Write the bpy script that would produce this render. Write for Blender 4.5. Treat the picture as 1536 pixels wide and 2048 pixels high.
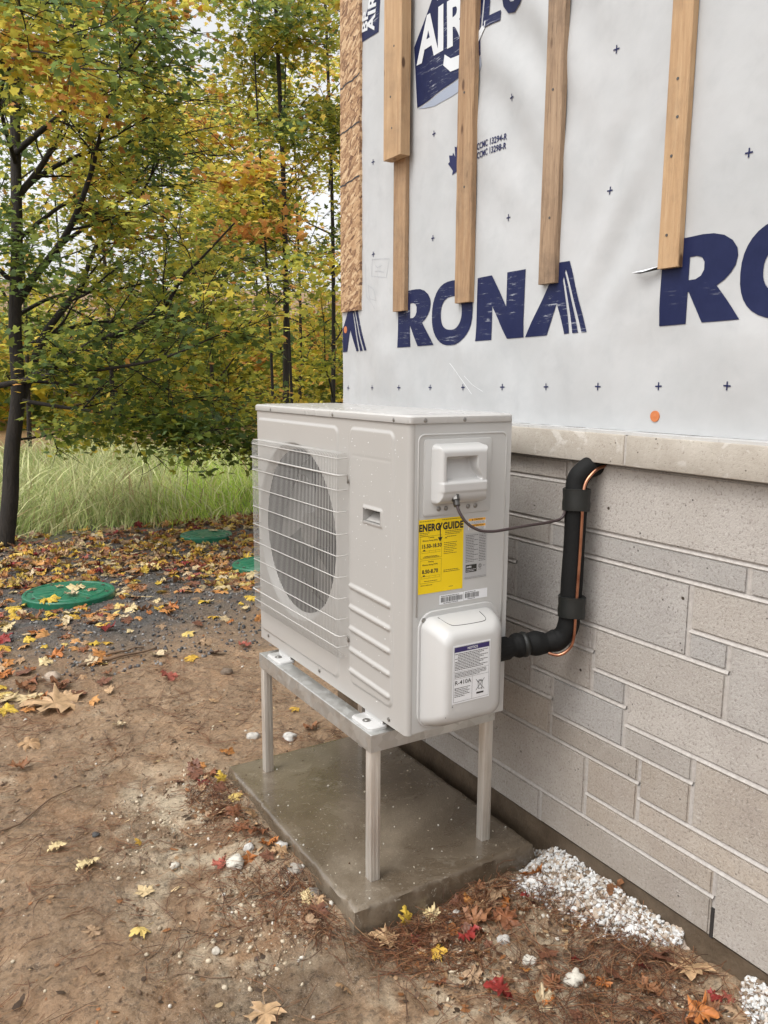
import bpy, bmesh, math, random
import numpy as np
from mathutils import Vector, Matrix
R_ = math.radians
random.seed(7); RNG = np.random.default_rng(7)
for o in list(bpy.data.objects): bpy.data.objects.remove(o)
SC = bpy.context.scene; C = SC.collection
# ------------------------------------------------------------------ camera
CAM = np.array([-1.0296, -1.5773, .8712]); YAW, PITCH, ROLL, FPX = .547, -.1623, .006, 1610.5
def cam_axes():
    cy, sy, cp, sp = math.cos(YAW), math.sin(YAW), math.cos(PITCH), math.sin(PITCH)
    f = np.array([sy*cp, cy*cp, sp]); r = np.array([cy, -sy, 0.]); u = np.cross(r, f)
    return math.cos(ROLL)*r+math.sin(ROLL)*u, -math.sin(ROLL)*r+math.cos(ROLL)*u, f
CR, CU, CF = cam_axes()
cd = bpy.data.cameras.new('camera'); cam = bpy.data.objects.new('camera', cd); C.objects.link(cam)
cd.sensor_fit = 'VERTICAL'; cd.sensor_height = 36; cd.lens = FPX/2048*36; cd.clip_start = .05; cd.clip_end = 800
m = Matrix.Identity(4)
for i in range(3):
    m[i][0], m[i][1], m[i][2], m[i][3] = CR[i], CU[i], -CF[i], CAM[i]
cam.matrix_world = m; SC.camera = cam
# ------------------------------------------------------------------ world, sun, exposure
SUN_AZ, SUN_EL = (-1., -.15), 58       # direction towards the sun in plan, elevation
w = bpy.data.worlds.new("World"); SC.world = w; w.use_nodes = True
nt = w.node_tree; nt.nodes.clear()
sky = nt.nodes.new('ShaderNodeTexSky'); sky.sky_type = 'NISHITA'; sky.sun_disc = False
sky.sun_elevation = R_(SUN_EL); sky.sun_rotation = math.atan2(SUN_AZ[0], SUN_AZ[1]); sky.dust_density = 4
hs = nt.nodes.new('ShaderNodeHueSaturation'); hs.inputs['Saturation'].default_value = .07; hs.inputs['Value'].default_value = 2.1
bg = nt.nodes.new('ShaderNodeBackground'); bg.inputs[1].default_value = .15
wo = nt.nodes.new('ShaderNodeOutputWorld')
nt.links.new(sky.outputs[0], hs.inputs['Color']); nt.links.new(hs.outputs[0], bg.inputs[0]); nt.links.new(bg.outputs[0], wo.inputs[0])
sl = bpy.data.lights.new('sun', 'SUN'); sl.energy = 1.0; sl.angle = R_(22); sl.color = (1, .96, .88)
so = bpy.data.objects.new('sun', sl); C.objects.link(so)
ce = math.cos(R_(SUN_EL)); so.rotation_euler = Vector((SUN_AZ[0]*ce, SUN_AZ[1]*ce, math.sin(R_(SUN_EL)))).to_track_quat('Z', 'Y').to_euler()
SC.view_settings.view_transform = 'Standard'; SC.view_settings.look = 'None'
SC.view_settings.exposure = -.18; SC.view_settings.gamma = 1
SC.cycles.max_bounces = 6; SC.cycles.transparent_max_bounces = 4
# ------------------------------------------------------------------ helpers
def tag(o, label=None, cat=None, group=None, kind=None):
    if label: o['label'] = label
    if cat: o['category'] = cat
    if group: o['group'] = group
    if kind: o['kind'] = kind
    return o
def empty(name, loc=(0, 0, 0)):
    o = bpy.data.objects.new(name, None); o.location = loc; o.empty_display_size = .05; C.objects.link(o); return o
def link(name, me, mat, parent=None, smooth=None):
    if mat: me.materials.append(mat)
    o = bpy.data.objects.new(name, me); C.objects.link(o)
    if parent: 
        o.parent = parent
        if parent.location.length > 0: o.location = -parent.location
        if parent.parent and parent.parent.location.length > 0: o.location = (0, 0, 0)
    if smooth: 
        me.polygons.foreach_set('use_smooth', [True]*len(me.polygons))
    return o
def arr_mesh(name, V, F, col=None, attrs=None):
    """V (n,3), F (m,k) array of equal-sized faces"""
    me = bpy.data.meshes.new(name); V = np.asarray(V, np.float32); F = np.asarray(F, np.int32)
    me.vertices.add(len(V)); me.vertices.foreach_set('co', V.ravel())
    k = F.shape[1]; me.loops.add(F.size); me.loops.foreach_set('vertex_index', F.ravel())
    me.polygons.add(len(F)); me.polygons.foreach_set('loop_start', np.arange(0, F.size, k, dtype=np.int32))
    me.polygons.foreach_set('loop_total', np.full(len(F), k, np.int32))
    me.update(calc_edges=True)
    if col is not None:
        a = me.attributes.new('Col', 'FLOAT_COLOR', 'POINT'); c4 = np.ones((len(V), 4), np.float32); c4[:, :3] = col
        a.data.foreach_set('color', c4.ravel())
    for n, v in (attrs or {}).items():
        a = me.attributes.new(n, 'FLOAT', 'POINT'); a.data.foreach_set('value', np.asarray(v, np.float32))
    return me
class MB:
    """collects shapes into one bmesh"""
    def __init__(s): s.b = bmesh.new()
    def box(s, x0, x1, y0, y1, z0, z1, bev=0, seg=2):
        vs = [s.b.verts.new(p) for p in ((x0,y0,z0),(x1,y0,z0),(x1,y1,z0),(x0,y1,z0),(x0,y0,z1),(x1,y0,z1),(x1,y1,z1),(x0,y1,z1))]
        fs = [s.b.faces.new([vs[i] for i in f]) for f in ((0,3,2,1),(4,5,6,7),(0,1,5,4),(1,2,6,5),(2,3,7,6),(3,0,4,7))]
        if bev: bmesh.ops.bevel(s.b, geom=list({e for f in fs for e in f.edges}), offset=bev, segments=seg, profile=.5, affect='EDGES')
        return s
    def cyl(s, p0, p1, r, n=16, r2=None):
        return s.tube([p0, p1], [r, r if r2 is None else r2], n)
    def tube(s, pts, rad, n=8, cap=True):
        P = [Vector(p) for p in pts]; rings = []; up = None
        for i, p in enumerate(P):
            t = (P[min(i+1, len(P)-1)]-P[max(i-1, 0)]).normalized()
            if up is None: up = Vector((0, 0, 1)) if abs(t.z) < .9 else Vector((0, 1, 0))
            a = t.cross(up).normalized(); up = a.cross(t).normalized(); r = rad if isinstance(rad, (int, float)) else rad[i]
            rings.append([s.b.verts.new(p+a*(r*math.cos(2*math.pi*k/n))+up*(r*math.sin(2*math.pi*k/n))) for k in range(n)])
        for A, B in zip(rings, rings[1:]):
            for k in range(n): s.b.faces.new((A[k], A[(k+1) % n], B[(k+1) % n], B[k]))
        if cap: s.b.faces.new(rings[0][::-1]); s.b.faces.new(rings[-1])
        return s
    def poly(s, pts): s.b.faces.new([s.b.verts.new(p) for p in pts]); return s
    def loft(s, rings, cap=True):
        R = [[s.b.verts.new(p) for p in r] for r in rings]; n = len(R[0])
        for A, B in zip(R, R[1:]):
            for k in range(n): s.b.faces.new((A[k], A[(k+1) % n], B[(k+1) % n], B[k]))
        if cap: s.b.faces.new(R[-1])
        return s
    def build(s, name, mat, parent=None, smooth=False, angle=None):
        me = bpy.data.meshes.new(name); bmesh.ops.recalc_face_normals(s.b, faces=s.b.faces); s.b.to_mesh(me); s.b.free()
        o = link(name, me, mat, parent, smooth or angle)
        if angle: me.set_sharp_from_angle(angle=R_(angle))
        return o
def rrect(x0, x1, z0, z1, r, n=6):
    out = []
    for cx, cz, a0 in ((x1-r, z1-r, 0), (x0+r, z1-r, 90), (x0+r, z0+r, 180), (x1-r, z0+r, 270)):
        for k in range(n+1):
            a = R_(a0+90*k/n); out.append((cx+r*math.cos(a), cz+r*math.sin(a)))
    return out
def smooth_path(pts, n=8):
    P = [Vector(p) for p in pts]; out = []
    for i in range(len(P)-1):
        a, b, c, d = P[max(i-1, 0)], P[i], P[i+1], P[min(i+2, len(P)-1)]
        for k in range(n):
            t = k/n; out.append(.5*((2*b)+(c-a)*t+(2*a-5*b+4*c-d)*t*t+(3*b-a-3*c+d)*t**3))
    out.append(P[-1]); return out
def _h(ix, iy, s):
    n = (ix.astype(np.int64)*374761393+iy.astype(np.int64)*668265263+s*1274126177) & 0xffffffff
    n = ((n ^ (n >> 13))*1274126177) & 0xffffffff
    return ((n ^ (n >> 16)) & 0xffff)/65535.
def vnoise(x, y, s=0):
    x = np.asarray(x, float); y = np.asarray(y, float); ix = np.floor(x); iy = np.floor(y); fx = x-ix; fy = y-iy
    fx = fx*fx*(3-2*fx); fy = fy*fy*(3-2*fy)
    return (_h(ix, iy, s)*(1-fx)+_h(ix+1, iy, s)*fx)*(1-fy)+(_h(ix, iy+1, s)*(1-fx)+_h(ix+1, iy+1, s)*fx)*fy
def fbm(x, y, s=0, o=4):
    v = 0; a = .5; f = 1
    for i in range(o): v = v+a*vnoise(x*f, y*f, s+i*17); a *= .5; f *= 2.03
    return v/(1-.5**o)
def sstep(a, b, x):
    t = np.clip((x-a)/(b-a), 0, 1); return t*t*(3-2*t)
# ------------------------------------------------------------------ materials
class Mat:
    def __init__(s, name, color=(.5, .5, .5), rough=.6, metal=0, spec=.5, coat=0):
        s.m = bpy.data.materials.new(name); s.m.use_nodes = True; s.t = s.m.node_tree; s.b = s.t.nodes['Principled BSDF']
        s.out = s.t.nodes['Material Output']
        s.b.inputs['Base Color'].default_value = (*color, 1); s.b.inputs['Roughness'].default_value = rough
        s.b.inputs['Metallic'].default_value = metal; s.b.inputs['Specular IOR Level'].default_value = spec; s.b.inputs['Coat Weight'].default_value = coat
        s.tc = s.t.nodes.new('ShaderNodeTexCoord')
    def n(s, t, **k):
        q = s.t.nodes.new(t)
        for a, v in k.items():
            if a in q.inputs: q.inputs[a].default_value = v
            else: setattr(q, a, v)
        return q
    def l(s, a, b): s.t.links.new(a, b); return s
    def map(s, scale=(1, 1, 1), rot=(0, 0, 0)):
        q = s.n('ShaderNodeMapping'); q.inputs['Scale'].default_value = scale; q.inputs['Rotation'].default_value = rot
        s.l(s.tc.outputs['Object'], q.inputs[0]); return q.outputs[0]
    def noise(s, scale, detail=4, rough=.6, vec=None, dist=0):
        q = s.n('ShaderNodeTexNoise'); q.inputs['Scale'].default_value = scale; q.inputs['Detail'].default_value = detail
        q.inputs['Roughness'].default_value = rough; q.inputs['Distortion'].default_value = dist
        s.l(vec or s.tc.outputs['Object'], q.inputs['Vector']); return q.outputs['Fac']
    def vor(s, scale, feature='F1', out='Distance', vec=None, rand=1):
        q = s.n('ShaderNodeTexVoronoi'); q.feature = feature; q.inputs['Scale'].default_value = scale; q.inputs['Randomness'].default_value = rand
        s.l(vec or s.tc.outputs['Object'], q.inputs['Vector']); return q.outputs[out]
    def ramp(s, fac, stops, interp='LINEAR'):
        q = s.n('ShaderNodeValToRGB'); q.color_ramp.interpolation = interp; e = q.color_ramp.elements
        while len(e) < len(stops): e.new(.5)
        for i, (p, c) in enumerate(stops):
            e[i].position = p; e[i].color = (*c, 1) if not isinstance(c, (int, float)) else (c, c, c, 1)
        s.l(fac, q.inputs[0]); return q.outputs[0]
    def mix(s, a, b, fac, mode='MIX'):
        q = s.n('ShaderNodeMix'); q.data_type = 'RGBA'; q.blend_type = mode
        for v, i in ((fac, 0), (a, 6), (b, 7)):
            if isinstance(v, (int, float)): q.inputs[i].default_value = v
            elif isinstance(v, tuple): q.inputs[i].default_value = (*v, 1)
            else: s.l(v, q.inputs[i])
        return q.outputs[2]
    def attr(s, name='Col', out='Color'):
        q = s.n('ShaderNodeAttribute'); q.attribute_name = name; return q.outputs[out]
    def math(s, op, a, b=None, clamp=False):
        q = s.n('ShaderNodeMath'); q.operation = op; q.use_clamp = clamp
        for v, i in ((a, 0), (b, 1)):
            if v is None: continue
            if isinstance(v, (int, float)): q.inputs[i].default_value = v
            else: s.l(v, q.inputs[i])
        return q.outputs[0]
    def col(s, c): s.l(c, s.b.inputs['Base Color']); return s
    def rough(s, c): s.l(c, s.b.inputs['Roughness']); return s
    def bump(s, h, st=.3, dist=.01, prev=None):
        q = s.n('ShaderNodeBump'); q.inputs['Strength'].default_value = st; q.inputs['Distance'].default_value = dist
        s.l(h, q.inputs['Height'])
        if prev: s.l(prev, q.inputs['Normal'])
        s.l(q.outputs[0], s.b.inputs['Normal']); return q.outputs[0]
M = {}
# house wrap: pale plasticky grey sheet
a = Mat('wrap_sheet', rough=.42); n1 = a.noise(2.2, 6, .65); n2 = a.noise(60, 4, .6); n3 = a.noise(14, 5, .6, dist=.3)
c = a.ramp(n1, [(.3, (.41, .42, .425)), (.7, (.50, .505, .51))]); c = a.mix(c, (.37, .38, .39), a.ramp(n3, [(.52, 0.), (.75, .35)])); a.col(c)
a.rough(a.ramp(n3, [(.3, .34), (.7, .55)])); p = a.bump(a.noise(5, 3, .5), .35, .02); p = a.bump(n3, .10, .004, p); a.bump(n2, .12, .002, p); M['wrap'] = a.m
def ink(name, colr, wear=.25):
    a = Mat(name, rough=.5, spec=.2); s1 = a.noise(1, 5, .75, a.map((1, 14, 160))); s2 = a.noise(5, 3)
    k = a.math('MULTIPLY', a.ramp(s1, [(.57, 0.), (.66, 1.)]), a.ramp(s2, [(.48, 0.), (.62, wear*3)]))
    base = a.mix(colr, tuple(x*1.5+.006 for x in colr), a.noise(30, 4)); a.col(a.mix(base, (.45, .47, .52), k)); return a.m
M['navy'] = ink('navy_print', (.006, .010, .045)); M['navy_text'] = ink('dark_print', (.012, .015, .06), .0)
M['white_print'] = Mat('white_print', (.62, .64, .66), .45).m; M['grey_print'] = Mat('grey_print', (.30, .34, .42), .45).m
M['pencil'] = Mat('pencil_line', (.36, .37, .40), .6).m; M['scratch'] = Mat('scratch_white', (.78, .79, .8), .5).m
def wood(name, c1, c2, c3, ky=1.):
    a = Mat(name, rough=.68); v = a.map((26, 26, 1.6)); g = a.noise(2.2, 7, .62, v, 1.2); g2 = a.noise(9, 5, .7, v, .4)
    c = a.ramp(g, [(.25, c1), (.5, c2), (.75, c3)]); c = a.mix(c, tuple(x*.62 for x in c1), a.ramp(g2, [(.55, 0.), (.72, .55*ky)]))
    kn = a.vor(6.5, vec=a.map((2.2, 2.2, .9))); c = a.mix(c, (.10, .045, .018), a.ramp(kn, [(.07, .95), (.12, 0.)]))
    st = a.noise(4.5, 5, .7); c = a.mix(c, (.13, .085, .055), a.ramp(st, [(.47, 0.), (.70, .5*ky)])); a.col(c)
    p = a.bump(g2, .7, .004); a.bump(a.noise(240, 2), .2, .001, p); return a.m
M['wood_fresh'] = wood('spruce_fresh', (.38, .22, .11), (.47, .30, .16), (.55, .375, .22), .7)
M['wood_old'] = wood('spruce_weathered', (.22, .125, .065), (.35, .215, .115), (.46, .31, .18), 1.3)
M['wood_worn'] = wood('spruce_mouldy', (.20, .125, .075), (.33, .22, .135), (.44, .31, .20), 1.7)
# oriented strand board
a = Mat('strand_board', rough=.7); c = (.40, .24, .12)
base = None
for k, (rot, sc) in enumerate(((.2, 70), (1.1, 62), (-.7, 74), (2.0, 66))):
    v0 = a.map((1, 1, 1), (rot, 0, 0)); mp = a.n('ShaderNodeMapping'); mp.inputs['Scale'].default_value = (sc, sc*1.7, sc*.5); a.l(v0, mp.inputs[0]); v = mp.outputs[0]; q = a.n('ShaderNodeTexVoronoi'); q.inputs['Scale'].default_value = .9; a.l(v, q.inputs['Vector'])
    sp = a.n('ShaderNodeSeparateColor'); a.l(q.outputs['Color'], sp.inputs[0])
    cc = a.ramp(sp.outputs[0], [(.0, (.13, .06, .03)), (.3, (.30, .17, .085)), (.65, (.45, .28, .15)), (1., (.60, .43, .26))])
    base = cc if base is None else a.mix(base, cc, a.ramp(sp.outputs[1], [(.5, 0.), (.55, 1.)]))
    if k == 0: d0 = q.outputs['Distance']
a.col(base); a.bump(a.noise(120, 4), .8, .004); M['osb'] = a.m
M['strap_ink'] = Mat('black_marker', (.03, .028, .03), .6).m
# split-face concrete block
a = Mat('concrete_block', rough=.82, spec=.35); col = a.attr(); n1 = a.noise(7, 6, .7); n2 = a.noise(150, 4, .75); n3 = a.noise(34, 4, .6)
c = a.mix(col, (.52, .49, .46), a.ramp(n1, [(.46, 0.), (.74, .30)])); c = a.mix(c, (.24, .20, .18), a.ramp(a.noise(4.3, 5, .7), [(.5, 0.), (.78, .45)]))
c = a.mix(c, a.mix(c, (.16, .135, .12), .7), a.ramp(n2, [(.34, .95), (.46, 0.)])); c = a.mix(c, (.62, .59, .56), a.ramp(n2, [(.58, 0.), (.72, .45)]))
pit = a.vor(55); c = a.mix(c, (.07, .06, .055), a.math('MULTIPLY', a.ramp(pit, [(.10, 1.), (.17, 0.)]), a.ramp(a.noise(21, 3), [(.56, 0.), (.64, 1.)])))
sp2 = a.vor(17); c = a.mix(c, (.05, .035, .025), a.math('MULTIPLY', a.ramp(sp2, [(.055, 1.), (.085, 0.)]), a.ramp(a.noise(6, 3), [(.58, 0.), (.62, 1.)])))
a.col(c); p = a.bump(n2, .7, .004); a.bump(n3, .25, .006, p); M['block'] = a.m
a = Mat('mortar', rough=.5); n2 = a.noise(90, 5, .7); a.col(a.ramp(n2, [(.3, (.34, .31, .285)), (.65, (.47, .44, .41))])); a.bump(n2, .3, .003); a.rough(a.ramp(a.noise(30), [(.4, .3), (.6, .6)])); M['mortar'] = a.m
a = Mat('sill_stone', rough=.8, spec=.35); n1 = a.noise(9, 6, .7); n2 = a.noise(170, 4, .75)
c = a.ramp(n1, [(.3, (.36, .32, .27)), (.7, (.47, .43, .375))]); c = a.mix(c, (.2, .17, .14), a.ramp(n2, [(.3, .7), (.42, 0.)])); c = a.mix(c, (.55, .52, .48), a.ramp(a.noise(12, 3, dist=2), [(.60, 0.), (.66, .6)]))
pit = a.vor(60); c = a.mix(c, (.09, .075, .06), a.math('MULTIPLY', a.ramp(pit, [(.11, 1.), (.17, 0.)]), a.ramp(a.noise(23, 3), [(.54, 0.), (.6, 1.)])))
a.col(c); a.bump(n2, .6, .003); M['sill'] = a.m
a = Mat('wet_footing', rough=.5); n1 = a.noise(9, 6, .7); a.col(a.ramp(n1, [(.3, (.055, .038, .024)), (.7, (.13, .095, .063))])); a.bump(a.noise(70, 5), .6, .006); M['footing'] = a.m
a = Mat('wet_slab', rough=.4); n1 = a.noise(3.2, 7, .62, dist=.6); n2 = a.noise(110, 5, .7); n3 = a.noise(13, 6, .7, dist=1)
c = a.ramp(n1, [(.28, (.065, .046, .029)), (.5, (.12, .092, .063)), (.72, (.215, .175, .128))]); c = a.mix(c, (.33, .29, .23), a.ramp(n3, [(.58, 0.), (.8, .6)]))
c = a.mix(c, (.5, .46, .38), a.ramp(a.noise(48, 4, .7, dist=2), [(.62, 0.), (.70, .7)])); c = a.mix(c, (.06, .05, .035), a.ramp(n2, [(.3, .5), (.42, 0.)])); a.col(c)
a.rough(a.ramp(n1, [(.35, .12), (.62, .42)])); a.b.inputs['Coat Weight'].default_value = .8; a.b.inputs['Coat Roughness'].default_value = .14; p = a.bump(n2, .5, .004); a.bump(n3, .3, .006, p); M['slab'] = a.m
# painted casing
def paint(name, colr, r=.34):
    a = Mat(name, colr, r, coat=.15); n = a.noise(5, 5); a.col(a.mix(colr, tuple(x*.93 for x in colr), n)); a.rough(a.ramp(a.noise(6, 3), [(.3, r-.02), (.7, r+.04)])); return a.m
M['paint'] = paint('cream_enamel_shaded', (.41, .395, .375)); M['paint_lit'] = paint('cream_enamel_lit', (.50, .495, .48)); M['plastic'] = paint('white_plastic', (.52, .515, .505), .24)  # same enamel front and side; front's weaker light is put into its darker colour
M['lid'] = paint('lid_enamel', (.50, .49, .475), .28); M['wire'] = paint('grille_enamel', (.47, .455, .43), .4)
M['dark'] = Mat('dark_inside', (.028, .026, .025), .6).m; M['fan'] = Mat('fan_plastic', (.065, .06, .055), .45).m; M['seam'] = Mat('seam_dark', (.05, .05, .05), .6).m
M['steel'] = Mat('screw_steel', (.30, .29, .275), .35, 1).m
a = Mat('coil_fins', rough=.5, metal=.5); wv = a.n('ShaderNodeTexWave'); wv.bands_direction = 'Y'; wv.inputs['Scale'].default_value = 90; a.l(a.tc.outputs['Object'], wv.inputs['Vector'])
a.col(a.ramp(wv.outputs['Fac'], [(.3, (.008, .008, .008)), (.7, (.06, .058, .055))])); M['coil'] = Mat('coil_dark', (.02, .02, .02), .6).m
a = Mat('galvanised', rough=.42, metal=.85); v = a.vor(45, out='Color'); hsn = a.n('ShaderNodeSeparateColor'); a.l(v, hsn.inputs[0])
c = a.ramp(hsn.outputs[0], [(0, (.52, .52, .50)), (1, (.66, .665, .65))]); c = a.mix(c, (.42, .33, .22), a.ramp(a.noise(7, 5, .7), [(.55, 0.), (.8, .45)])); a.col(c)
a.rough(a.ramp(hsn.outputs[1], [(0, .34), (1, .52)])); a.bump(a.noise(60), .05, .002); M['galv'] = a.m
a = Mat('leg_metal', rough=.45, metal=.7); n = a.noise(1, 6, .7, a.map((60, 60, 5))); c = a.ramp(n, [(.3, (.58, .53, .47)), (.7, (.78, .75, .70))]); a.col(c); a.rough(a.ramp(n, [(.3, .38), (.7, .55)])); M['leg'] = a.m
a = Mat('black_foam', (.008, .008, .008), .7, spec=.2); a.bump(a.noise(90, 4), .4, .003); M['foam'] = a.m
a = Mat('black_tape', (.009, .010, .009), .5); a.bump(a.noise(40, 4), .3, .003); M['tape'] = a.m
a = Mat('copper', (.75, .34, .20), .3, 1); a.col(a.ramp(a.noise(25, 5), [(.3, (.28, .11, .065)), (.7, (.55, .27, .17))])); M['copper'] = a.m
M['cable'] = Mat('cable_grey', (.045, .03, .03), .45).m; M['chrome'] = Mat('gland_metal', (.12, .115, .11), .35, 1).m
M['yellow'] = Mat('label_yellow', (.82, .58, .0), .4).m; M['black_ink'] = Mat('label_ink', (.02, .018, .015), .5).m; M['label_white'] = Mat('label_white', (.74, .75, .77), .4).m
M['label_grey'] = Mat('label_grey', (.40, .40, .40), .35).m; M['label_navy'] = Mat('label_navy', (.03, .02, .12), .4).m; M['label_orange'] = Mat('label_orange', (.85, .42, .03), .4).m
M['orange_cap'] = Mat('orange_plastic', (.52, .17, .06), .4).m; M['drop'] = Mat('water_drop', (.75, .75, .75), .06, spec=1).m
a = Mat('lid_green', rough=.45); n = a.noise(25, 5); c = a.ramp(n, [(.3, (.008, .10, .052)), (.7, (.014, .16, .085))]); a.col(a.mix(c, (.2, .2, .13), a.ramp(a.noise(9, 5), [(.6, 0.), (.8, .5)]))); M['green'] = a.m
# ground
a = Mat('ground_mud', rough=.6); col = a.attr(); n1 = a.noise(8, 7, .7, dist=.6); n2 = a.noise(60, 6, .75); n3 = a.noise(260, 3, .7)
n4 = a.noise(24, 6, .8, dist=1.2)
c = a.mix(a.mix(col, (.02, .012, .008), .62), col, a.ramp(n2, [(.36, 0.), (.50, 1.)])); c = a.mix(c, a.mix(col, (.80, .68, .52), .5), a.math('MULTIPLY', a.ramp(n3, [(.55, 0.), (.66, 1.)]), a.ramp(n1, [(.42, .15), (.62, .9)])))
c = a.mix(c, a.mix(col, (.035, .02, .012), .72), a.ramp(n4, [(.57, 0.), (.66, .8)])); c = a.mix(c, a.mix(col, (.55, .24, .08), .5), a.ramp(a.noise(3.3, 5, .6, dist=1), [(.5, 0.), (.7, .35)])); a.col(c)
wet = a.attr('wet', 'Fac'); rr = a.math('SUBTRACT', a.ramp(n4, [(.3, .26), (.65, .66)]), a.math('MULTIPLY', wet, .35), True); a.rough(rr)
p = a.bump(n4, .9, .02); p = a.bump(n2, .9, .010, p); a.bump(n3, .6, .003, p); M['ground'] = a.m
def attr_mat(name, rough=.7, trans=0., spec=.3, bump=0, varn=0):
    a = Mat(name, rough=rough, spec=spec); col = a.attr()
    if varn: col = a.mix(col, a.mix(col, (.03, .02, .01), .6), a.ramp(a.noise(varn, 8, .75), [(.46, 0.), (.70, .85)]))
    a.col(col)
    if bump: a.bump(a.noise(bump, 4, .7), .6, .004)
    if trans:
        tr = a.n('ShaderNodeBsdfTranslucent'); a.l(a.mix(col, (1., .9, .35), 1., 'MULTIPLY') if False else col, tr.inputs['Color'])
        g = a.n('ShaderNodeGamma'); g.inputs['Gamma'].default_value = .64; a.l(col, g.inputs[0]); a.l(g.outputs[0], tr.inputs['Color'])
        mx = a.n('ShaderNodeMixShader'); mx.inputs[0].default_value = trans
        a.l(a.b.outputs[0], mx.inputs[1]); a.l(tr.outputs[0], mx.inputs[2]); a.l(mx.outputs[0], a.out.inputs[0])
    return a.m
M['leaf_tree'] = attr_mat('tree_leaves', .5, .66, .4); M['leaf_fall'] = attr_mat('fallen_leaves', .5, .12, .35, varn=3.2)
M['needle'] = attr_mat('pine_needles', .45); M['stone'] = attr_mat('stones', .7, bump=60, varn=70); M['grass'] = attr_mat('grass_blades', .5, .35)
M['rubble'] = attr_mat('white_rubble', .85, bump=90)
a = Mat('bark', rough=.85); n = a.noise(1, 7, .7, a.map((28, 28, 5)), 1.); a.col(a.ramp(n, [(.3, (.008, .006, .005)), (.6, (.026, .019, .014)), (.8, (.065, .052, .04))])); a.bump(n, .9, .02); M['bark'] = a.m
a = Mat('twig_bark', (.03, .021, .014), .8); M['twig'] = a.m
a = Mat('dead_stick', (.16, .10, .06), .8); a.bump(a.noise(80, 4), .5, .003); M['stick'] = a.m

# ================================================================== SETTING: ground
GX = np.concatenate([np.linspace(-60, -8, 27), np.linspace(-7.6, -1.75, 50), np.arange(-1.7, .535, .0095), np.linspace(.56, 3, 82), np.linspace(3.1, 12, 60), np.linspace(13, 90, 30)])
GY = np.concatenate([np.linspace(-12, -1.3, 26), np.arange(-1.2, 2.6, .0105), np.linspace(2.62, 7, 170), np.linspace(7.1, 25, 100), np.linspace(27, 140, 30)])
def gz(x, y, fine=True):
    x = np.asarray(x, float); y = np.asarray(y, float)
    z = -.512-.045*sstep(1.6, 4.5, y)+.045*(fbm(x*1.3, y*1.3, 3, 3)-.5)
    z = z+.022*(fbm(x*7, y*7, 5, 3)-.5)*1.0
    if fine: z = z+(.018*(fbm(x*22, y*22, 9, 3)-.5)+.009*(fbm(x*75, y*75, 21, 2)-.5))*sstep(12, 3, y)
    # heap against the slab's left edge and near corner
    dl = np.abs(x+.20)+np.clip(.05-y, 0, 9)*.6+np.clip(y-1.0, 0, 9)
    z = z+.030*np.exp(-(dl/.10)**2)*(.5+fbm(x*14, y*14, 31, 3))
    z = z+.035*sstep(.25, .49, x)*sstep(.1, -.15, y)
    # trench between slab and footing
    z = z-.035*sstep(.44, .47, x)*sstep(-.02, .05, y)*sstep(1.4, 1.2, y)
    # far bank
    far = np.hypot(x+1, y+1.6); z = z+sstep(26, 75, far)*9.
    return z
XX, YY = np.meshgrid(GX, GY); ZZ = gz(XX, YY)
ins = (XX > -.115) & (XX < .435) & (YY > .04) & (YY < .89); ZZ = np.where(ins, np.minimum(ZZ, -.50), ZZ)
ZZ = np.where((XX > .515) & (YY < 1.31), -.60, ZZ)
nx, ny = len(GX), len(GY); idx = np.arange(nx*ny).reshape(ny, nx)
GF = np.stack([idx[:-1, :-1], idx[:-1, 1:], idx[1:, 1:], idx[1:, :-1]], -1).reshape(-1, 4)
mud = np.array([.35, .228, .135]); gravel = np.array([.085, .08, .078]); cream = np.array([.64, .53, .38]); dark = np.array([.125, .085, .052]); green = np.array([.10, .12, .03]); litter = np.array([.26, .15, .07])
nA = fbm(XX*1.7, YY*1.7, 41, 5); nB = fbm(XX*9, YY*9, 51, 4); nC = fbm(XX*30, YY*30, 61, 3)
col = np.broadcast_to(mud, XX.shape+(3,)).copy()
def blend(k, c):
    global col; k = np.clip(k, 0, 1)[..., None]; col = col*(1-k)+c*k
blend(sstep(.45, .7, nB)*.5, mud*1.35); blend(sstep(.55, .35, nA)*.45, dark*1.5)
gm = sstep(2.25, 3.1, YY+1.1*(nA-.5)-.12*XX); blend(gm*sstep(.35, .55, nB+.15), gravel)
edge = np.exp(-(((XX+.36+.25*(YY-.4)*0)/.20)**2))*sstep(-.25, .1, YY)*sstep(1.5, .8, YY)
blend(edge*sstep(.42, .6, nB*.6+nC*.4+.03)*.9, cream); blend(sstep(.62, .78, nB*.5+nC*.5)*sstep(2.4, 1.2, YY)*.6, cream)
blend(np.exp(-(((XX-.1)/.4)**2+((YY+.32)/.22)**2))*sstep(.5, .6, nC)*.7, cream)
blend(np.exp(-(((XX+.33)/.25)**2+((YY+.08)/.12)**2))*.75, dark*1.2)
blend(sstep(-.04, -.06, ZZ+.46)*0, dark)
blend(sstep(5.9, 6.6, YY+.6*(nA-.5))*sstep(30, 13, YY), green); blend(sstep(11.5, 14, YY+3*(nA-.5)), litter)
wet = np.clip(np.exp(-(((XX+.33)/.33)**2+((YY+.08)/.16)**2))*1.2+sstep(.55, .4, nA)*.6*sstep(2.5, 1, YY), 0, 1)
g = link('ground', arr_mesh('ground', np.stack([XX, YY, ZZ], -1).reshape(-1, 3), GF, col.reshape(-1, 3), {'wet': wet.ravel()}), M['ground'], smooth=True); tag(g, kind='structure')

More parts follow.
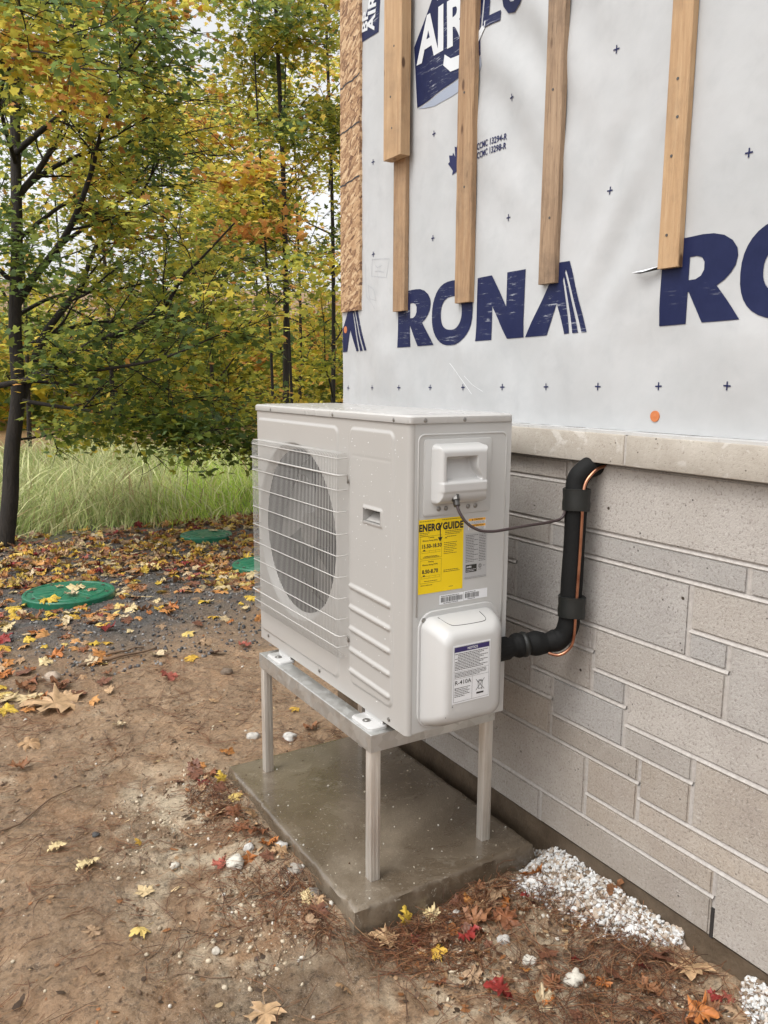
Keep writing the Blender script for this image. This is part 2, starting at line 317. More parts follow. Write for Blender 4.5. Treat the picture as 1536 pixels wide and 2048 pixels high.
# ================================================================== HOUSE
WX = .5
house = empty('house'); tag(house, 'house corner with grey block base below white wrapped wall and wooden strapping', 'house')
L = dict(S=.668, a=.605, b=.488, c=.419, d=.348, e=.306, f=.238, g=.168, h=.122, i=.055, j=.010, k=-.014, l=-.056, m=-.126, n=-.164, o=-.233, p=-.302, q=-.405)
Y0, Y1 = 1.30, -2.6
BL = [(Y0,.62,'a','S'),(.62,-.01,'a','S'),(Y0,.75,'b','a'),(.75,-.01,'b','a'),(-.01,-.83,'b','S'),(-.83,-1.6,'b','S'),(-1.6,Y1,'b','S'),
 (Y0,.66,'c','b'),(.66,.049,'c','b'),(.049,-.559,'c','b'),(-.559,-1.1,'c','b'),(-1.1,Y1,'c','b'),
 (Y0,.80,'d','c'),(.80,.192,'d','c'),(Y0,.72,'f','d'),(.72,.192,'f','d'),(.192,-.417,'f','c'),(-.417,-1.0,'e','c'),(-1.0,-1.6,'e','c'),(-1.6,Y1,'e','c'),(-.417,-.525,'f','e'),
 (-.525,-1.2,'h','e'),(-1.2,Y1,'h','e'),(Y0,.6,'g','f'),(.6,-.127,'g','f'),(-.127,-.525,'h','f'),(Y0,.70,'k','g'),(.70,.11,'k','g'),(.11,-.127,'i','g'),(-.127,-.245,'i','h'),
 (.11,.02,'k','i'),(.02,-.245,'l','i'),(-.245,-.85,'j','h'),(-.85,-1.5,'j','h'),(-1.5,Y1,'j','h'),(-.245,-.455,'l','j'),(-.455,-1.15,'n','j'),(-1.15,Y1,'n','j'),
 (Y0,.9,'m','k'),(.9,.42,'m','k'),(.42,.02,'m','k'),(.02,-.30,'m','l'),(-.30,-.455,'n','l'),(Y0,1.05,'p','m'),(1.05,.48,'p','m'),(.48,-.123,'p','m'),(-.123,-.30,'o','m'),(-.30,-.95,'o','n'),(-.95,Y1,'o','n'),
 (-.123,-.532,'p','o'),(Y0,.64,'q','p'),(.64,.05,'q','p'),(.05,-.532,'q','p'),(-.532,-1.2,'q','o'),(-1.2,Y1,'q','o')]
b = bmesh.new(); cl = b.verts.layers.float_color.new('Col'); jt = .0052
for (ya, yb, z0, z1) in BL:
    z0, z1 = L[z0], L[z1]; t = random.random(); s = random.uniform(.86, 1.12)
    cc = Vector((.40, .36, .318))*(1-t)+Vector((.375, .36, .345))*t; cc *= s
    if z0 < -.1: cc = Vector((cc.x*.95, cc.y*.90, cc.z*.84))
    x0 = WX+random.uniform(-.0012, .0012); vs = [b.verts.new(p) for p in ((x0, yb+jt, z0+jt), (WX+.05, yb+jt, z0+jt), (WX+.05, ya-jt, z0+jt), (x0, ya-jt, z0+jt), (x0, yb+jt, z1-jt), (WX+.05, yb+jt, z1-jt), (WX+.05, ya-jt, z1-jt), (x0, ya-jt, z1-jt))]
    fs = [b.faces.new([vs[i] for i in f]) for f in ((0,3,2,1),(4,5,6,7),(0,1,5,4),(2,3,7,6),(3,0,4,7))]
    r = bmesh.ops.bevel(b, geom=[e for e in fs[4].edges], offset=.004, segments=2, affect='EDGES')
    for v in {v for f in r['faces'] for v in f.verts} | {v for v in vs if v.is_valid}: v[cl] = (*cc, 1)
for v in b.verts:
    if v[cl][3] == 0: v[cl] = (.33, .3, .27, 1)
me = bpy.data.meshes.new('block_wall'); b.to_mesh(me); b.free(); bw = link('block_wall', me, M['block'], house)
# mortar: recessed bed plus struck concave joints standing just behind block faces
mb = MB(); mb.box(WX+.0075, WX+.12, Y1, Y0-.004, -.395, .667)
def joint(ya, za, yb, zb):
    # one weathered joint strip: sloped so its lower lip comes forward
    h = jt+.0015
    if abs(za-zb) < 1e-6: mb.poly([(WX+.0065, ya, za+h), (WX+.0065, yb, za+h), (WX+.0005, yb, za-h*.5), (WX+.0005, ya, za-h*.5)]); mb.poly([(WX+.0005, ya, za-h*.5), (WX+.0005, yb, za-h*.5), (WX+.005, yb, za-h), (WX+.005, ya, za-h)])
    else: mb.poly([(WX+.006, ya-h, za), (WX+.003, ya-h*.3, za), (WX+.003, ya-h*.3, zb), (WX+.006, ya-h, zb)]); mb.poly([(WX+.003, ya-h*.3, za), (WX+.004, ya+h, za), (WX+.004, ya+h, zb), (WX+.003, ya-h*.3, zb)])
for (ya, yb, z0, z1) in BL:
    if z0 != 'q': joint(ya, L[z0], yb, L[z0])
    if yb > Y1+.1 and not (z0 == 'q' and abs(yb+.532) < .01): joint(yb, L[z0]+jt, yb, L[z1]-jt)
mb.build('mortar', M['mortar'], bw)
MB().box(WX+.004, WX+.0075, -.536, -.528, -.405, -.33).build('open_joint', M['dark'], bw)
# sill course
for (ya, yb) in ((Y0, .62), (.62, -.223), (-.230, -1.05), (-1.06, Y1)):
    MB().box(WX-.032, WX+.10, yb, ya, .670, .7445, .0035).build('sill_stone', M['sill'], house, angle=40)
MB().box(WX-.0285, WX+.09, -.2305, -.2225, .672, .742).build('sill_mortar', M['mortar'], house)
mb = MB(); n = 90
for i in range(n):   # pale bedding strip on the sill under the wrap
    ya = Y0-(Y0-Y1)*i/n; yb = Y0-(Y0-Y1)*(i+1)/n; mb.box(WX-.024+random.uniform(-.001, .001), WX+.03, yb, ya, .7446, .7505+random.uniform(0, .0012))
mb.build('bedding_strip', M['mortar'] if False else M['lid'], house)
mb = MB(); mb.box(WX+.008, WX+.6, Y1, Y0+.02, -.9, -.4055); mb.build('footing', M['footing'], house)
# wall body behind the wrap
WR = .530
MB().box(WR+.012, 4.5, Y1, Y0-.006, .7, 2.9).build('wall_core', M['osb'], house)
MB().box(WX+.12, 4.5, Y1, Y0-.006, -.6, .69).build('base_core', M['block'], house)
# ---- wrap sheet with real folds
def wr(y, z):
    y = np.asarray(y, float); z = np.asarray(z, float)
    d = .0035*(fbm(y*3+z*1.5, z*2.2, 71, 3)-.5)
    for yb_ in (.50, .11, -.29, .86):  # the sheet puffs between strips and is pinched under them
        d = d-.004*np.exp(-((y-yb_)/.05)**2)*0
    k = sstep(1.1, 1.9, z); d = d+.0045*k*(np.sin((y*1.0-z*.9)*26+3*fbm(y*3, z*3, 81, 2))*np.exp(-((y-.25)/.25)**2))
    d = d+.003*sstep(.1, .0, z-.95)*np.sin(y*14+2*fbm(y*2, z*2, 5, 2))*sstep(.75, .95, z)
    d = d+.003*np.exp(-((y+.12)/.12)**2)*np.sin((z*.6+y)*40)*sstep(1.0, 1.15, z)*sstep(1.7, 1.2, z)
    d = d+.0012*np.sin(y*55+7*fbm(y*5, z*1.2, 91, 2))*fbm(y*4, z*4, 95, 2)
    return WR-.004-d*1.9
ys = np.linspace(Y0+.001, Y1, 400); zs = np.linspace(.7515, 2.9, 220)
Ym, Zm = np.meshgrid(ys, zs); V = np.stack([wr(Ym, Zm), Ym, Zm], -1).reshape(-1, 3); ix = np.arange(V.shape[0]).reshape(220, 400)
F = np.stack([ix[:-1, :-1], ix[1:, :-1], ix[1:, 1:], ix[:-1, 1:]], -1).reshape(-1, 4)
wrap = link('house_wrap', arr_mesh('house_wrap', V, F), M['wrap'], house, True)
MB().box(WR, 4.5, Y0-.004, Y0+.001, .752, 2.9).build('house_wrap', M['wrap'], house)
UL = lambda u, v: (u, v)
def curve_mesh(splines):
    cu = bpy.data.curves.new('t', 'CURVE'); cu.dimensions = '2D'; cu.fill_mode = 'BOTH'
    for pts in splines:
        s = cu.splines.new('POLY'); s.points.add(len(pts)-1); s.use_cyclic_u = True
        for p, q in zip(s.points, pts): p.co = (q[0], q[1], 0, 1)
    return conv(cu)
def conv(cu):
    o = bpy.data.objects.new('t', cu); C.objects.link(o); dg = bpy.context.evaluated_depsgraph_get(); dg.update()
    me = bpy.data.meshes.new_from_object(o.evaluated_get(dg)); bpy.data.objects.remove(o); me.materials.clear(); return me
def text_mesh(s, size, bold=0, align='LEFT', sx=1.):
    cu = bpy.data.curves.new('t', 'FONT'); cu.body = s; cu.size = size; cu.offset = bold; cu.align_x = align; cu.resolution_u = 3; cu.space_character = 1.0+bold*8/size*.2
    me = conv(cu)
    for v in me.vertices: v.co.x *= sx
    return me
def on_wall(me, y0, z0, name, mat, parent, rot=0., tilt=True, off=.0014):
    """lay a flat 2D mesh on the wrap; u runs towards -y, v towards z"""
    b = bmesh.new(); b.from_mesh(me); cr, sr = math.cos(rot), math.sin(rot)
    for v in b.verts:
        u, w_ = v.co.x*cr-v.co.y*sr, v.co.x*sr+v.co.y*cr; v.co = (0, y0-u, z0+w_+(u*.013 if tilt else 0))
    yy = [v.co.y for v in b.verts]; zz = [v.co.z for v in b.verts]
    if not yy: b.free(); return
    for ax, lo, hi in ((1, min(yy), max(yy)), (2, min(zz), max(zz))):
        if hi-lo < .03: continue
        k = math.ceil(lo/.012)*.012
        while k < hi:
            nrm = [0, 0, 0]; nrm[ax] = 1; pc = [0, 0, 0]; pc[ax] = k
            bmesh.ops.bisect_plane(b, geom=b.verts[:]+b.edges[:]+b.faces[:], plane_co=pc, plane_no=nrm, dist=1e-6); k += .012
    bmesh.ops.bisect_plane(b, geom=b.verts[:]+b.edges[:]+b.faces[:], plane_co=(0, Y0-.002, 0), plane_no=(0, 1, 0), clear_outer=True)
    X = wr([v.co.y for v in b.verts], [v.co.z for v in b.verts])
    for v, x in zip(b.verts, X): v.co.x = float(x)-off
    m2 = bpy.data.meshes.new(name); b.to_mesh(m2); b.free()
    return link(name, m2, mat, parent)
def ell(cx, cy, rx, ry, n=36, e=2.3):
    return [(cx+rx*math.copysign(abs(math.cos(t))**(2/e), math.cos(t)), cy+ry*math.copysign(abs(math.sin(t))**(2/e), math.sin(t))) for t in [2*math.pi*k/n for k in range(n)]]
RONA = {'R': [[(0,0),(0,.19),(.108,.19),(.135,.188),(.16,.181),(.182,.167),(.195,.15),(.198,.134),(.194,.115),(.183,.1),(.168,.087),(.150,.077),(.216,0),(.121,0),(.079,.070),(.076,.070),(.076,0)],
  [(.076,.096),(.076,.146),(.096,.146),(.110,.141),(.117,.131),(.117,.114),(.110,.102),(.096,.096)]],
 'O': [ell(.318, .095, .111, .101), ell(.318, .095, .058, .052)],
 'N': [[(.451,0),(.451,.188),(.520,.188),(.591,.092),(.591,.188),(.668,.188),(.668,0),(.596,0),(.525,.098),(.525,0)]],
 'A': [[(.675,0),(.803,.188),(.84,.188),(.918,0),(.901,0),(.8285,.168),(.8255,.160),(.889,0),(.868,0),(.8225,.150),(.8195,.142),(.855,0),(.836,0),(.801,.082),(.768,0)]]}
for k in (-1, 0, 1):
    for ch, sp in RONA.items():
        if k == -1:
            if ch != 'A': continue
        on_wall(curve_mesh(sp), .888-1.146*k, .985+1.146*k*.013, 'printed_letter', M['navy'], wrap)
def plus(y, z, s=.0095, t=.0017):
    r = random.uniform(-.06, .06); on_wall(curve_mesh([[(-s,-t),(-s,t),(-t,t),(-t,s),(t,s),(t,t),(s,t),(s,-t),(t,-t),(t,-s),(-t,-s),(-t,-t)]]), y, z, 'printed_cross', M['navy_text'], wrap, r, False)
for k in range(14): plus(1.258-.1905*k, .840+.0026*k)
for k in range(7):
    plus(1.067-.3825*k, 1.327+.003*k)
    if k != 1 or True: plus(1.064-.382*k, 1.646+.004*k)
plus(.299-.19*0, 2.6)
# carton logos
on_wall(curve_mesh([[(0,0),(-.022,.19),(.105,.34),(.12,.60),(.330,.60),(.330,.06),(.235,.03)]]), .778, 1.752, 'printed_logo', M['navy'], wrap, 0, False)
on_wall(curve_mesh([[(.004,-.004),(.235,.026),(.330,.056),(.333,.03),(.30,.0),(.24,-.012),(.10,-.020)]]), .778, 1.752, 'printed_logo', M['grey_print'], wrap, 0, False)
def bold_on(s, y, z, h, mat, sx=1, rot=0, bold=.045, off=.0026, name='printed_letter'):
    on_wall(text_mesh(s, h/.70, bold*h, sx=sx), y, z, name, mat, wrap, rot, False, off)
bold_on('A', .776, 1.888, .125, M['white_print'], .92); bold_on('I', .672, 1.888, .125, M['white_print'], 1.0); bold_on('R', .624, 1.886, .125, M['white_print'], .95)
bold_on('BP', .675, 2.04, .075, M['white_print'], .8); bold_on('LOCK', .446, 1.884, .125, M['navy'], .85)
on_wall(curve_mesh([[(0,0),(.03,-.02),(.09,-.025),(.15,-.01),(.20,.03),(.20,.008),(.15,-.045),(.09,-.062),(.03,-.058),(-.005,-.03)]]), .628, 1.868, 'printed_logo', M['white_print'], wrap, 0, False, .0026)
on_wall(curve_mesh([[(0,0),(0,.03),(.06,.10),(.13,.30),(.16,.30),(.13,-.005)]]), 1.160, 2.072, 'printed_logo', M['navy'], wrap, 0, False)
bold_on('BP', 1.108, 2.095, .042, M['white_print'], 1, R_(82)); bold_on('AIR', 1.06, 2.085, .05, M['white_print'], 1, R_(82))
on_wall(curve_mesh([[(0,0),(.0,.3),(.22,.3),(.03,.02)]]), .825, 2.11, 'printed_logo', M['navy_text'], wrap, 0, False)
bold_on('CCMC 13294-R', .456, 1.550, .0175, M['navy_text'], .78, 0, .03, .0016); bold_on('CCMC 13298-R', .456, 1.525, .0175, M['navy_text'], .78, 0, .03, .0016)
ml = [(0,-.055),(.004,-.025),(.030,-.030),(.026,-.018),(.052,.008),(.044,.012),(.048,.032),(.030,.028),(.027,.036),(.014,.020),(.019,.052),(.008,.047),(0,.062)]
on_wall(curve_mesh([ml+[(-x, y) for x, y in ml[::-1][1:-1]]]), .553, 1.535, 'printed_leaf', M['navy_text'], wrap, 0, False)
# pencil scribble, scratches, slit
def line_on(pts, t, mat, name):
    for (a_, b_) in zip(pts, pts[1:]):
        d = Vector((b_[0]-a_[0], b_[1]-a_[1])).normalized()*t; n_ = (-d.y, d.x)
        on_wall(curve_mesh([[(-a_[0]+n_[0], a_[1]+n_[1]*0+t), (-a_[0]-n_[0], a_[1]-t), (-b_[0]-n_[0], b_[1]-t), (-b_[0]+n_[0], b_[1]+t)]]) if abs(d.x) > abs(d.y) else curve_mesh([[(-a_[0]+t, a_[1]), (-a_[0]-t, a_[1]), (-b_[0]-t, b_[1]), (-b_[0]+t, b_[1])]]), 0, 0, name, mat, wrap, 0, False, .0012)
line_on([(1.075,1.31),(.955,1.298),(.975,1.235),(1.078,1.25),(1.075,1.31)], .0006, M['pencil'], 'pencil_mark')
line_on([(1.10,1.22),(1.06,1.20),(1.04,1.16),(1.09,1.17),(1.10,1.22)], .0006, M['pencil'], 'pencil_mark')
line_on([(1.05,1.285),(1.03,1.275),(1.0,1.28)], .0006, M['pencil'], 'pencil_mark'); line_on([(1.055,1.265),(1.02,1.262),(.99,1.255)], .0006, M['pencil'], 'pencil_mark')
line_on([(.575,.927),(.50,.872),(.452,.83)], .0008, M['scratch'], 'scratch'); line_on([(.49,.886),(.45,.86),(.396,.839)], .0006, M['scratch'], 'scratch')
line_on([(1.12,1.30),(1.11,1.18),(1.05,1.13)], .0005, M['pencil'], 'pencil_mark')
mb = MB(); mb.poly([(WR-.020, -.18, 1.128), (WR-.009, -.262, 1.137), (WR-.022, -.262, 1.133), (WR-.026, -.22, 1.126)]); mb.build('torn_flap', M['label_white'], house)
mb = MB(); mb.poly([(WR-.0115, -.178, 1.1275), (WR-.0115, -.264, 1.1355), (WR-.0115, -.264, 1.129), (WR-.0115, -.20, 1.1245)]); mb.build('slit', M['dark'], house)
# strapping
def strip(y0, y1, xf, zb, mat, name, lab, warp=0., xb=None, rough_edge=0):
    n = 26; ring = []
    for k in range(n+1):
        z = zb+(2.9-zb)*k/n; s = warp*math.sin(k*.5+y0*9); j = lambda: random.uniform(-rough_edge, rough_edge)
        xb_ = WR-.004 if xb is None else xb; bv = .0025
        ring.append([(xf+bv, y0+s+j(), z), (xf, y0+bv+s+j(), z), (xf, y1-bv+s+j(), z), (xf+bv, y1+s+j(), z), (xb_, y1+s, z), (xb_, y0+s, z)])
    mb = MB(); mb.loft(ring); mb.poly(ring[0][::-1]); o = mb.build(name, mat, house); o['label'] = lab
    return o
strip(.826, .900, .5085, 1.109, M['wood_old'], 'furring_strip', 'narrow furring strip running down below the wide plank')
strip(.455, .532, .507, 1.110, M['wood_old'], 'furring_strip', 'round edged furring strip ending over the O of the lettering', .0012, None, .0012)
strip(.083, .147, .508, 1.131, M['wood_worn'], 'furring_strip', 'weathered furring strip ending above the last letter', .0008, None, .0006)
strip(-.314, -.257, .508, 1.128, M['wood_fresh'], 'furring_strip', 'straight furring strip ending beside the second R')
p5 = strip(.797, .905, .470, 1.607, M['wood_fresh'], 'wood_plank', 'wide pale plank ending higher than the furring strips', 0, .5075)
for (y, z, xf) in ((.84,1.95,.469),(.86,1.80,.469),(.85,1.70,.469),(.50,1.72,.506),(.49,1.45,.506),(.115,1.62,.507),(.11,1.3,.507),(-.285,1.53,.507),(-.29,1.45,.507),(-.28,1.37,.507),(-.28,1.2,.507)):
    MB().cyl((xf+.004, y, z), (xf, y, z), .0035, 8).build('nail_head', M['chrome'], house)
osb = MB(); ring = []
for k in range(60):
    z = 1.134+(2.9-1.134)*k/59; j = random.uniform(-.0025, .0025); ring.append([(.516, 1.148+j, z), (.516, 1.298+j*.5, z), (WR-.004, 1.300, z), (WR-.004, 1.146+j, z)])
osb.loft(ring); osb.poly(ring[0][::-1]); osb = osb.build('sheathing_strip', M['osb'], house)
for z in (1.60, 1.79, 1.95): 
    mb = MB(); pts = [(.5152, 1.298-.15*k/8, z+random.uniform(-.004, .004)+.012*k/8) for k in range(9)]
    for p_, q_ in zip(pts, pts[1:]): mb.poly([p_, q_, (q_[0], q_[1], q_[2]+.006), (p_[0], p_[1], p_[2]+.006)])
    mb.build('marker_line', M['strap_ink'], osb)
for y, z in ((-.263, .790), (1.275, 1.066)):
    mb = MB(); x = float(wr(y, z)); mb.loft([[(x-d, y+r*math.cos(t), z+r*math.sin(t)) for t in [2*math.pi*k/20 for k in range(20)]] for d, r in ((0, .0135), (.0025, .0132), (.0028, .0105), (.0018, .006), (.0030, .003))]); o = mb.build('cap_nail', M['orange_cap'], house, angle=50)

# ================================================================== SLAB
sx0, sx1, sy0, sy1, sz = -.137, .4525, .018, .912, -.442
ring = []
def slab_ring(ins, z, amp, s):
    out = []
    for (a_, b_, n) in (((sx0, sy0), (sx1, sy0), 60), ((sx1, sy0), (sx1, sy1), 80), ((sx1, sy1), (sx0, sy1), 60), ((sx0, sy1), (sx0, sy0), 80)):
        for k in range(n):
            t = k/n; x, y = a_[0]+(b_[0]-a_[0])*t, a_[1]+(b_[1]-a_[1])*t
            cx_, cy_ = (sx0+sx1)/2, (sy0+sy1)/2; x = cx_+(x-cx_)*(1-2*ins/(sx1-sx0)); y = cy_+(y-cy_)*(1-2*ins/(sy1-sy0)); dx, dy = cx_-x, cy_-y; q = amp*(float(vnoise(x*60+s, y*60, s))-.5)+amp*1.5*(float(vnoise(x*17+s, y*17, s+3))-.5)
            sgx = 1 if dx > 0 else -1; sgy = 1 if dy > 0 else -1
            ex = min(abs(x-sx0-ins), abs(x-sx1+ins)) < 1e-5; ey = min(abs(y-sy0-ins), abs(y-sy1+ins)) < 1e-5
            out.append((x+(sgx*q if ex else 0), y+(sgy*q if ey else 0), z+q*.25))
    return out
mb = MB(); mb.loft([slab_ring(-.006, -.58, .004, 1), slab_ring(-.003, -.49, .006, 2), slab_ring(.000, -.455, .006, 3), slab_ring(.002, -.446, .005, 4), slab_ring(.007, sz, .003, 5), slab_ring(.02, sz+.0003, 0, 6)])
slab = mb.build('concrete_slab', M['slab'], None, angle=50); tag(slab, 'wet brown concrete slab on the mud under the metal stand', 'slab')

# ================================================================== STAND
stand = empty('metal_stand', (-.046, .096, sz)); tag(stand, 'four legged galvanised metal stand on the concrete slab', 'stand')
ft, fb = -.027, -.076
fr = MB(); t = .0022; X0, X1, YA, YB = -.046, .361, .096, .832
fr.box(X0, X0+t, YA, YB, fb, ft, .0008, 1); fr.box(X0+t, X0+.05, YA+t, YB-t, ft-t, ft, .0005, 1)
fr.box(X1-t, X1, YA, YB, fb, ft, .0008, 1); fr.box(X1-.05, X1-t, YA+t, YB-t, ft-t, ft, .0005, 1)
fr.box(X0+t, X1-t, YA-.0005, YA+t, fb+.001, ft-.0003, .0006, 1); fr.box(X0+.052, X1-.052, YA+t, YA+.035, ft-t, ft-.0004)
fr.box(X0+t, X1-t, YB-t, YB+.0005, fb+.001, ft-.0003, .0006, 1); fr.box(X0+.052, X1-.052, YB-.035, YB-t, ft-t, ft-.0004)
fr.build('frame', M['galv'], stand, angle=30)
W_ = .029
for lx, ly in ((X0+.003, YA+.003), (X0+.003, YB-.003-W_), (X1-.003-W_, YA+.003), (X1-.003-W_, YB-.003-W_)):
    mb = MB(); z1 = ft-.003; t3 = .003
    # slotted strut: square tube with an outward lip seam on each visible face
    mb.box(lx, lx+W_, ly, ly+W_, sz, z1, .002, 2)
    for q in (.30, .66): mb.box(lx+W_*q, lx+W_*q+.0016, ly-.0009, ly+.001, sz+.001, z1-.04)
    mb.box(lx-.0009, lx+.001, ly+W_*.45, ly+W_*.45+.0016, sz+.001, z1-.04)
    mb.build('leg', M['leg'], stand, angle=30)

# ================================================================== HEAT PUMP
hp = empty('heat_pump', (.155, .465, 0)); tag(hp, 'boxy beige outdoor heat pump unit with wire fan grille standing on metal frame', 'heat pump')
LU, DU, HU = .932, .308, .79
fy, fzc, frad = .632, .412, .252
# front panel heightfield (raised fields, ribs, fan opening)
def sdrr(y, z, y0, y1, z0, z1, r):
    qy = np.abs(y-(y0+y1)/2)-(y1-y0)/2+r; qz = np.abs(z-(z0+z1)/2)-(z1-z0)/2+r
    return np.hypot(np.maximum(qy, 0), np.maximum(qz, 0))+np.minimum(np.maximum(qy, qz), 0)-r
ribs = [(.278, .079, zr+.007, zr) for zr in (.315, .256, .196, .136, .076)]
def front_h(y, z):
    h = .0045*sstep(0, -.006, sdrr(y, z, .352, .915, .030, .748, .022))
    h = h+.0045*sstep(0, -.006, sdrr(y, z, .064, .288, .045, .750, .022))
    for ya, yb, za, zb in ribs:
        yy = np.clip(y, yb, ya); zc_ = zb+(za-zb)*(yy-yb)/(ya-yb)
        h = h+.0055*sstep(.0085, .003, np.hypot(y-yy, z-zc_))
    h = h-.0012*sstep(.0025, 0, np.abs(z-.676))*sstep(.075, .08, y)*sstep(.27, .265, y)
    h = h+.003*sstep(.0, -.003, sdrr(y, z, .112, .212, .505, .553, .006))*1.
    d = np.hypot(y-fy, z-fzc)-frad; h = h-.018*sstep(.022, 0., d)
    return h
yv = np.unique(np.concatenate([np.linspace(.014, LU-.014, 300)])); zv = np.linspace(.002, .770, 250)
Ym, Zm = np.meshgrid(yv, zv); Hm = front_h(Ym, Zm); dd = np.hypot(Ym-fy, Zm-fzc)-frad
# pull points just outside the opening exactly on the rim
near = (dd > -.006) & (dd < .0015); ang = np.arctan2(Zm-fzc, Ym-fy)
Ym = np.where(near, fy+frad*np.cos(ang), Ym); Zm = np.where(near, fzc+frad*np.sin(ang), Zm); Hm = np.where(near, -.018, Hm)
V = np.stack([-Hm, Ym, Zm], -1).reshape(-1, 3); ix = np.arange(V.shape[0]).reshape(len(zv), len(yv))
F = np.stack([ix[:-1, :-1], ix[1:, :-1], ix[1:, 1:], ix[:-1, 1:]], -1).reshape(-1, 4)
inside = (dd < -.0055).ravel(); slot = ((Ym > .119) & (Ym < .205) & (Zm > .512) & (Zm < .546)).ravel()
F = F[~(inside[F].any(1)) & ~(slot[F].any(1))]
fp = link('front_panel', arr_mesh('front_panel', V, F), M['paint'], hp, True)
mb = MB()   # rolled corners and returns of the front panel
def corner(yc, sgn):
    pr = []
    for k in range(9):
        a_ = R_(90*k/8); pr.append((.014-.014*math.cos(a_), yc-sgn*.014*math.sin(a_)))
    return pr
cn = [(.0, .0145)]+corner(.014, 1)[0:]; 
mb.loft([[(x, y, z) for x, y in corner(.014, 1)]+[(.020, .002, z), (.020, .014, z)] for z in (-.004, .771)], cap=False)
mb.loft([[(x, y, z) for x, y in corner(LU-.014, -1)]+[(.020, LU-.002, z), (.020, LU-.014, z)] for z in (-.004, .771)], cap=False)
mb.box(.0, .02, .014, LU-.014, -.004, .002)
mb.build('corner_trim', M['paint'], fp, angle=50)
# slot pocket
MB().box(.030, .032, .11, .215, .50, .56).build('slot_back', M['dark'], fp)
mb = MB()
for (ya, yb, za, zb) in ((.1165, .119, .512, .547), (.205, .2075, .512, .547)): mb.box(-.008, .03, ya, yb, za, zb)
mb.box(-.008, .03, .119, .205, .509, .512); mb.box(-.008, .03, .119, .205, .546, .5485)
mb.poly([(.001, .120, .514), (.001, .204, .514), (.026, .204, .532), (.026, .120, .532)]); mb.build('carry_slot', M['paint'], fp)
# shroud, fan, coil
mb = MB(); mb.loft([[(x, fy+r*math.cos(t), fzc+r*math.sin(t)) for t in [2*math.pi*k/72 for k in range(72)]] for x, r in ((.017, frad), (.03, frad-.008), (.10, frad-.010))], cap=False); mb.build('fan_shroud', M['dark'], hp, smooth=True)
MB().box(.20, .205, .34, .925, .02, .76).build('coil', M['coil'], hp)
fan = MB(); n = 40
fan.cyl((.045, fy, fzc), (.10, fy, fzc), .055, 32, .06); fan = fan.build('fan', M['fan'], hp, angle=40)
for k in range(3):
    rings = []
    for i in range(9):
        r = .05+(frad-.022-.05)*i/8; a0 = 2.1*k+.5-.25*i/8; wd = .55+.25*math.sin(i/8*3)
        rings.append([(.052+.05*s_/6, fy+r*math.cos(a0+wd*(s_/6-.5)*2*.8), fzc+r*math.sin(a0+wd*(s_/6-.5)*2*.8)) for s_ in range(7)])
    mb = MB(); vs = [[mb.b.verts.new(p) for p in r_] for r_ in rings]
    for A, B in zip(vs, vs[1:]):
        for s_ in range(6): mb.b.faces.new((A[s_], A[s_+1], B[s_+1], B[s_]))
    mb.build('blade', M['fan'], fan, smooth=True)
# side panel
SX = .0135
mb = MB(); mb.box(SX+.0025, DU, .0005, .003, .0, .772); mb.box(DU-.003, DU, .003, LU, .0, .772); mb.box(.02, DU, LU-.004, LU-.001, .0, .772)
sp = mb.build('side_panel', M['paint_lit'], hp)
MB().box(SX-.001, SX+.0045, .0012, .0022, .0, .772).build('panel_seam', M['seam'], hp)
MB().box(.004, DU-.004, .006, LU-.006, -.003, .001).build('base_pan', M['paint_lit'], hp)
# embossed frames on side
def emb_frame(x0, x1, z0, z1, r, wdt, d, mat, name, parent, y=.0005):
    o_ = rrect(x0, x1, z0, z1, r); i1 = rrect(x0+wdt*.35, x1-wdt*.35, z0+wdt*.35, z1-wdt*.35, r); i2 = rrect(x0+wdt*.65, x1-wdt*.65, z0+wdt*.65, z1-wdt*.65, max(r-wdt*.5, .002)); i3 = rrect(x0+wdt, x1-wdt, z0+wdt, z1-wdt, max(r-wdt, .002))
    mb = MB(); mb.loft([[(x, y, z) for x, z in o_], [(x, y-d, z) for x, z in i1], [(x, y-d, z) for x, z in i2], [(x, y+.0001, z) for x, z in i3]], cap=False); return mb.build(name, mat, parent, smooth=True)
mb = MB()
emb = [(x, z) for x, z in rrect(.026, .292, .30, .744, .016)]
pr = [(.026, .30)]+[(.026, .728)]+[(.026+.016-.016*math.cos(R_(a_)), .728+.016*math.sin(R_(a_))) for a_ in (15, 30, 45, 60, 75, 90)]+[(.276+.016*math.sin(R_(a_)), .728+.016*math.cos(R_(a_))) for a_ in (0, 15, 30, 45, 60, 75, 90)]+[(.292, .02)]
mb.tube([(x, .0008, z) for x, z in pr], .0026, 8); mb.build('embossed_rib', M['paint_lit'], sp, smooth=True)
tp = MB(); ri = [rrect(.040, .243, .548, .733, .008), rrect(.0415, .2415, .5495, .7315, .008)]
tp.loft([[(x, .0005, z) for x, z in ri[0]], [(x, -.0022, z) for x, z in ri[0]], [(x, -.003, z) for x, z in ri[1]]]); tpo = tp.build('terminal_plate', M['paint_lit'], hp, angle=40)
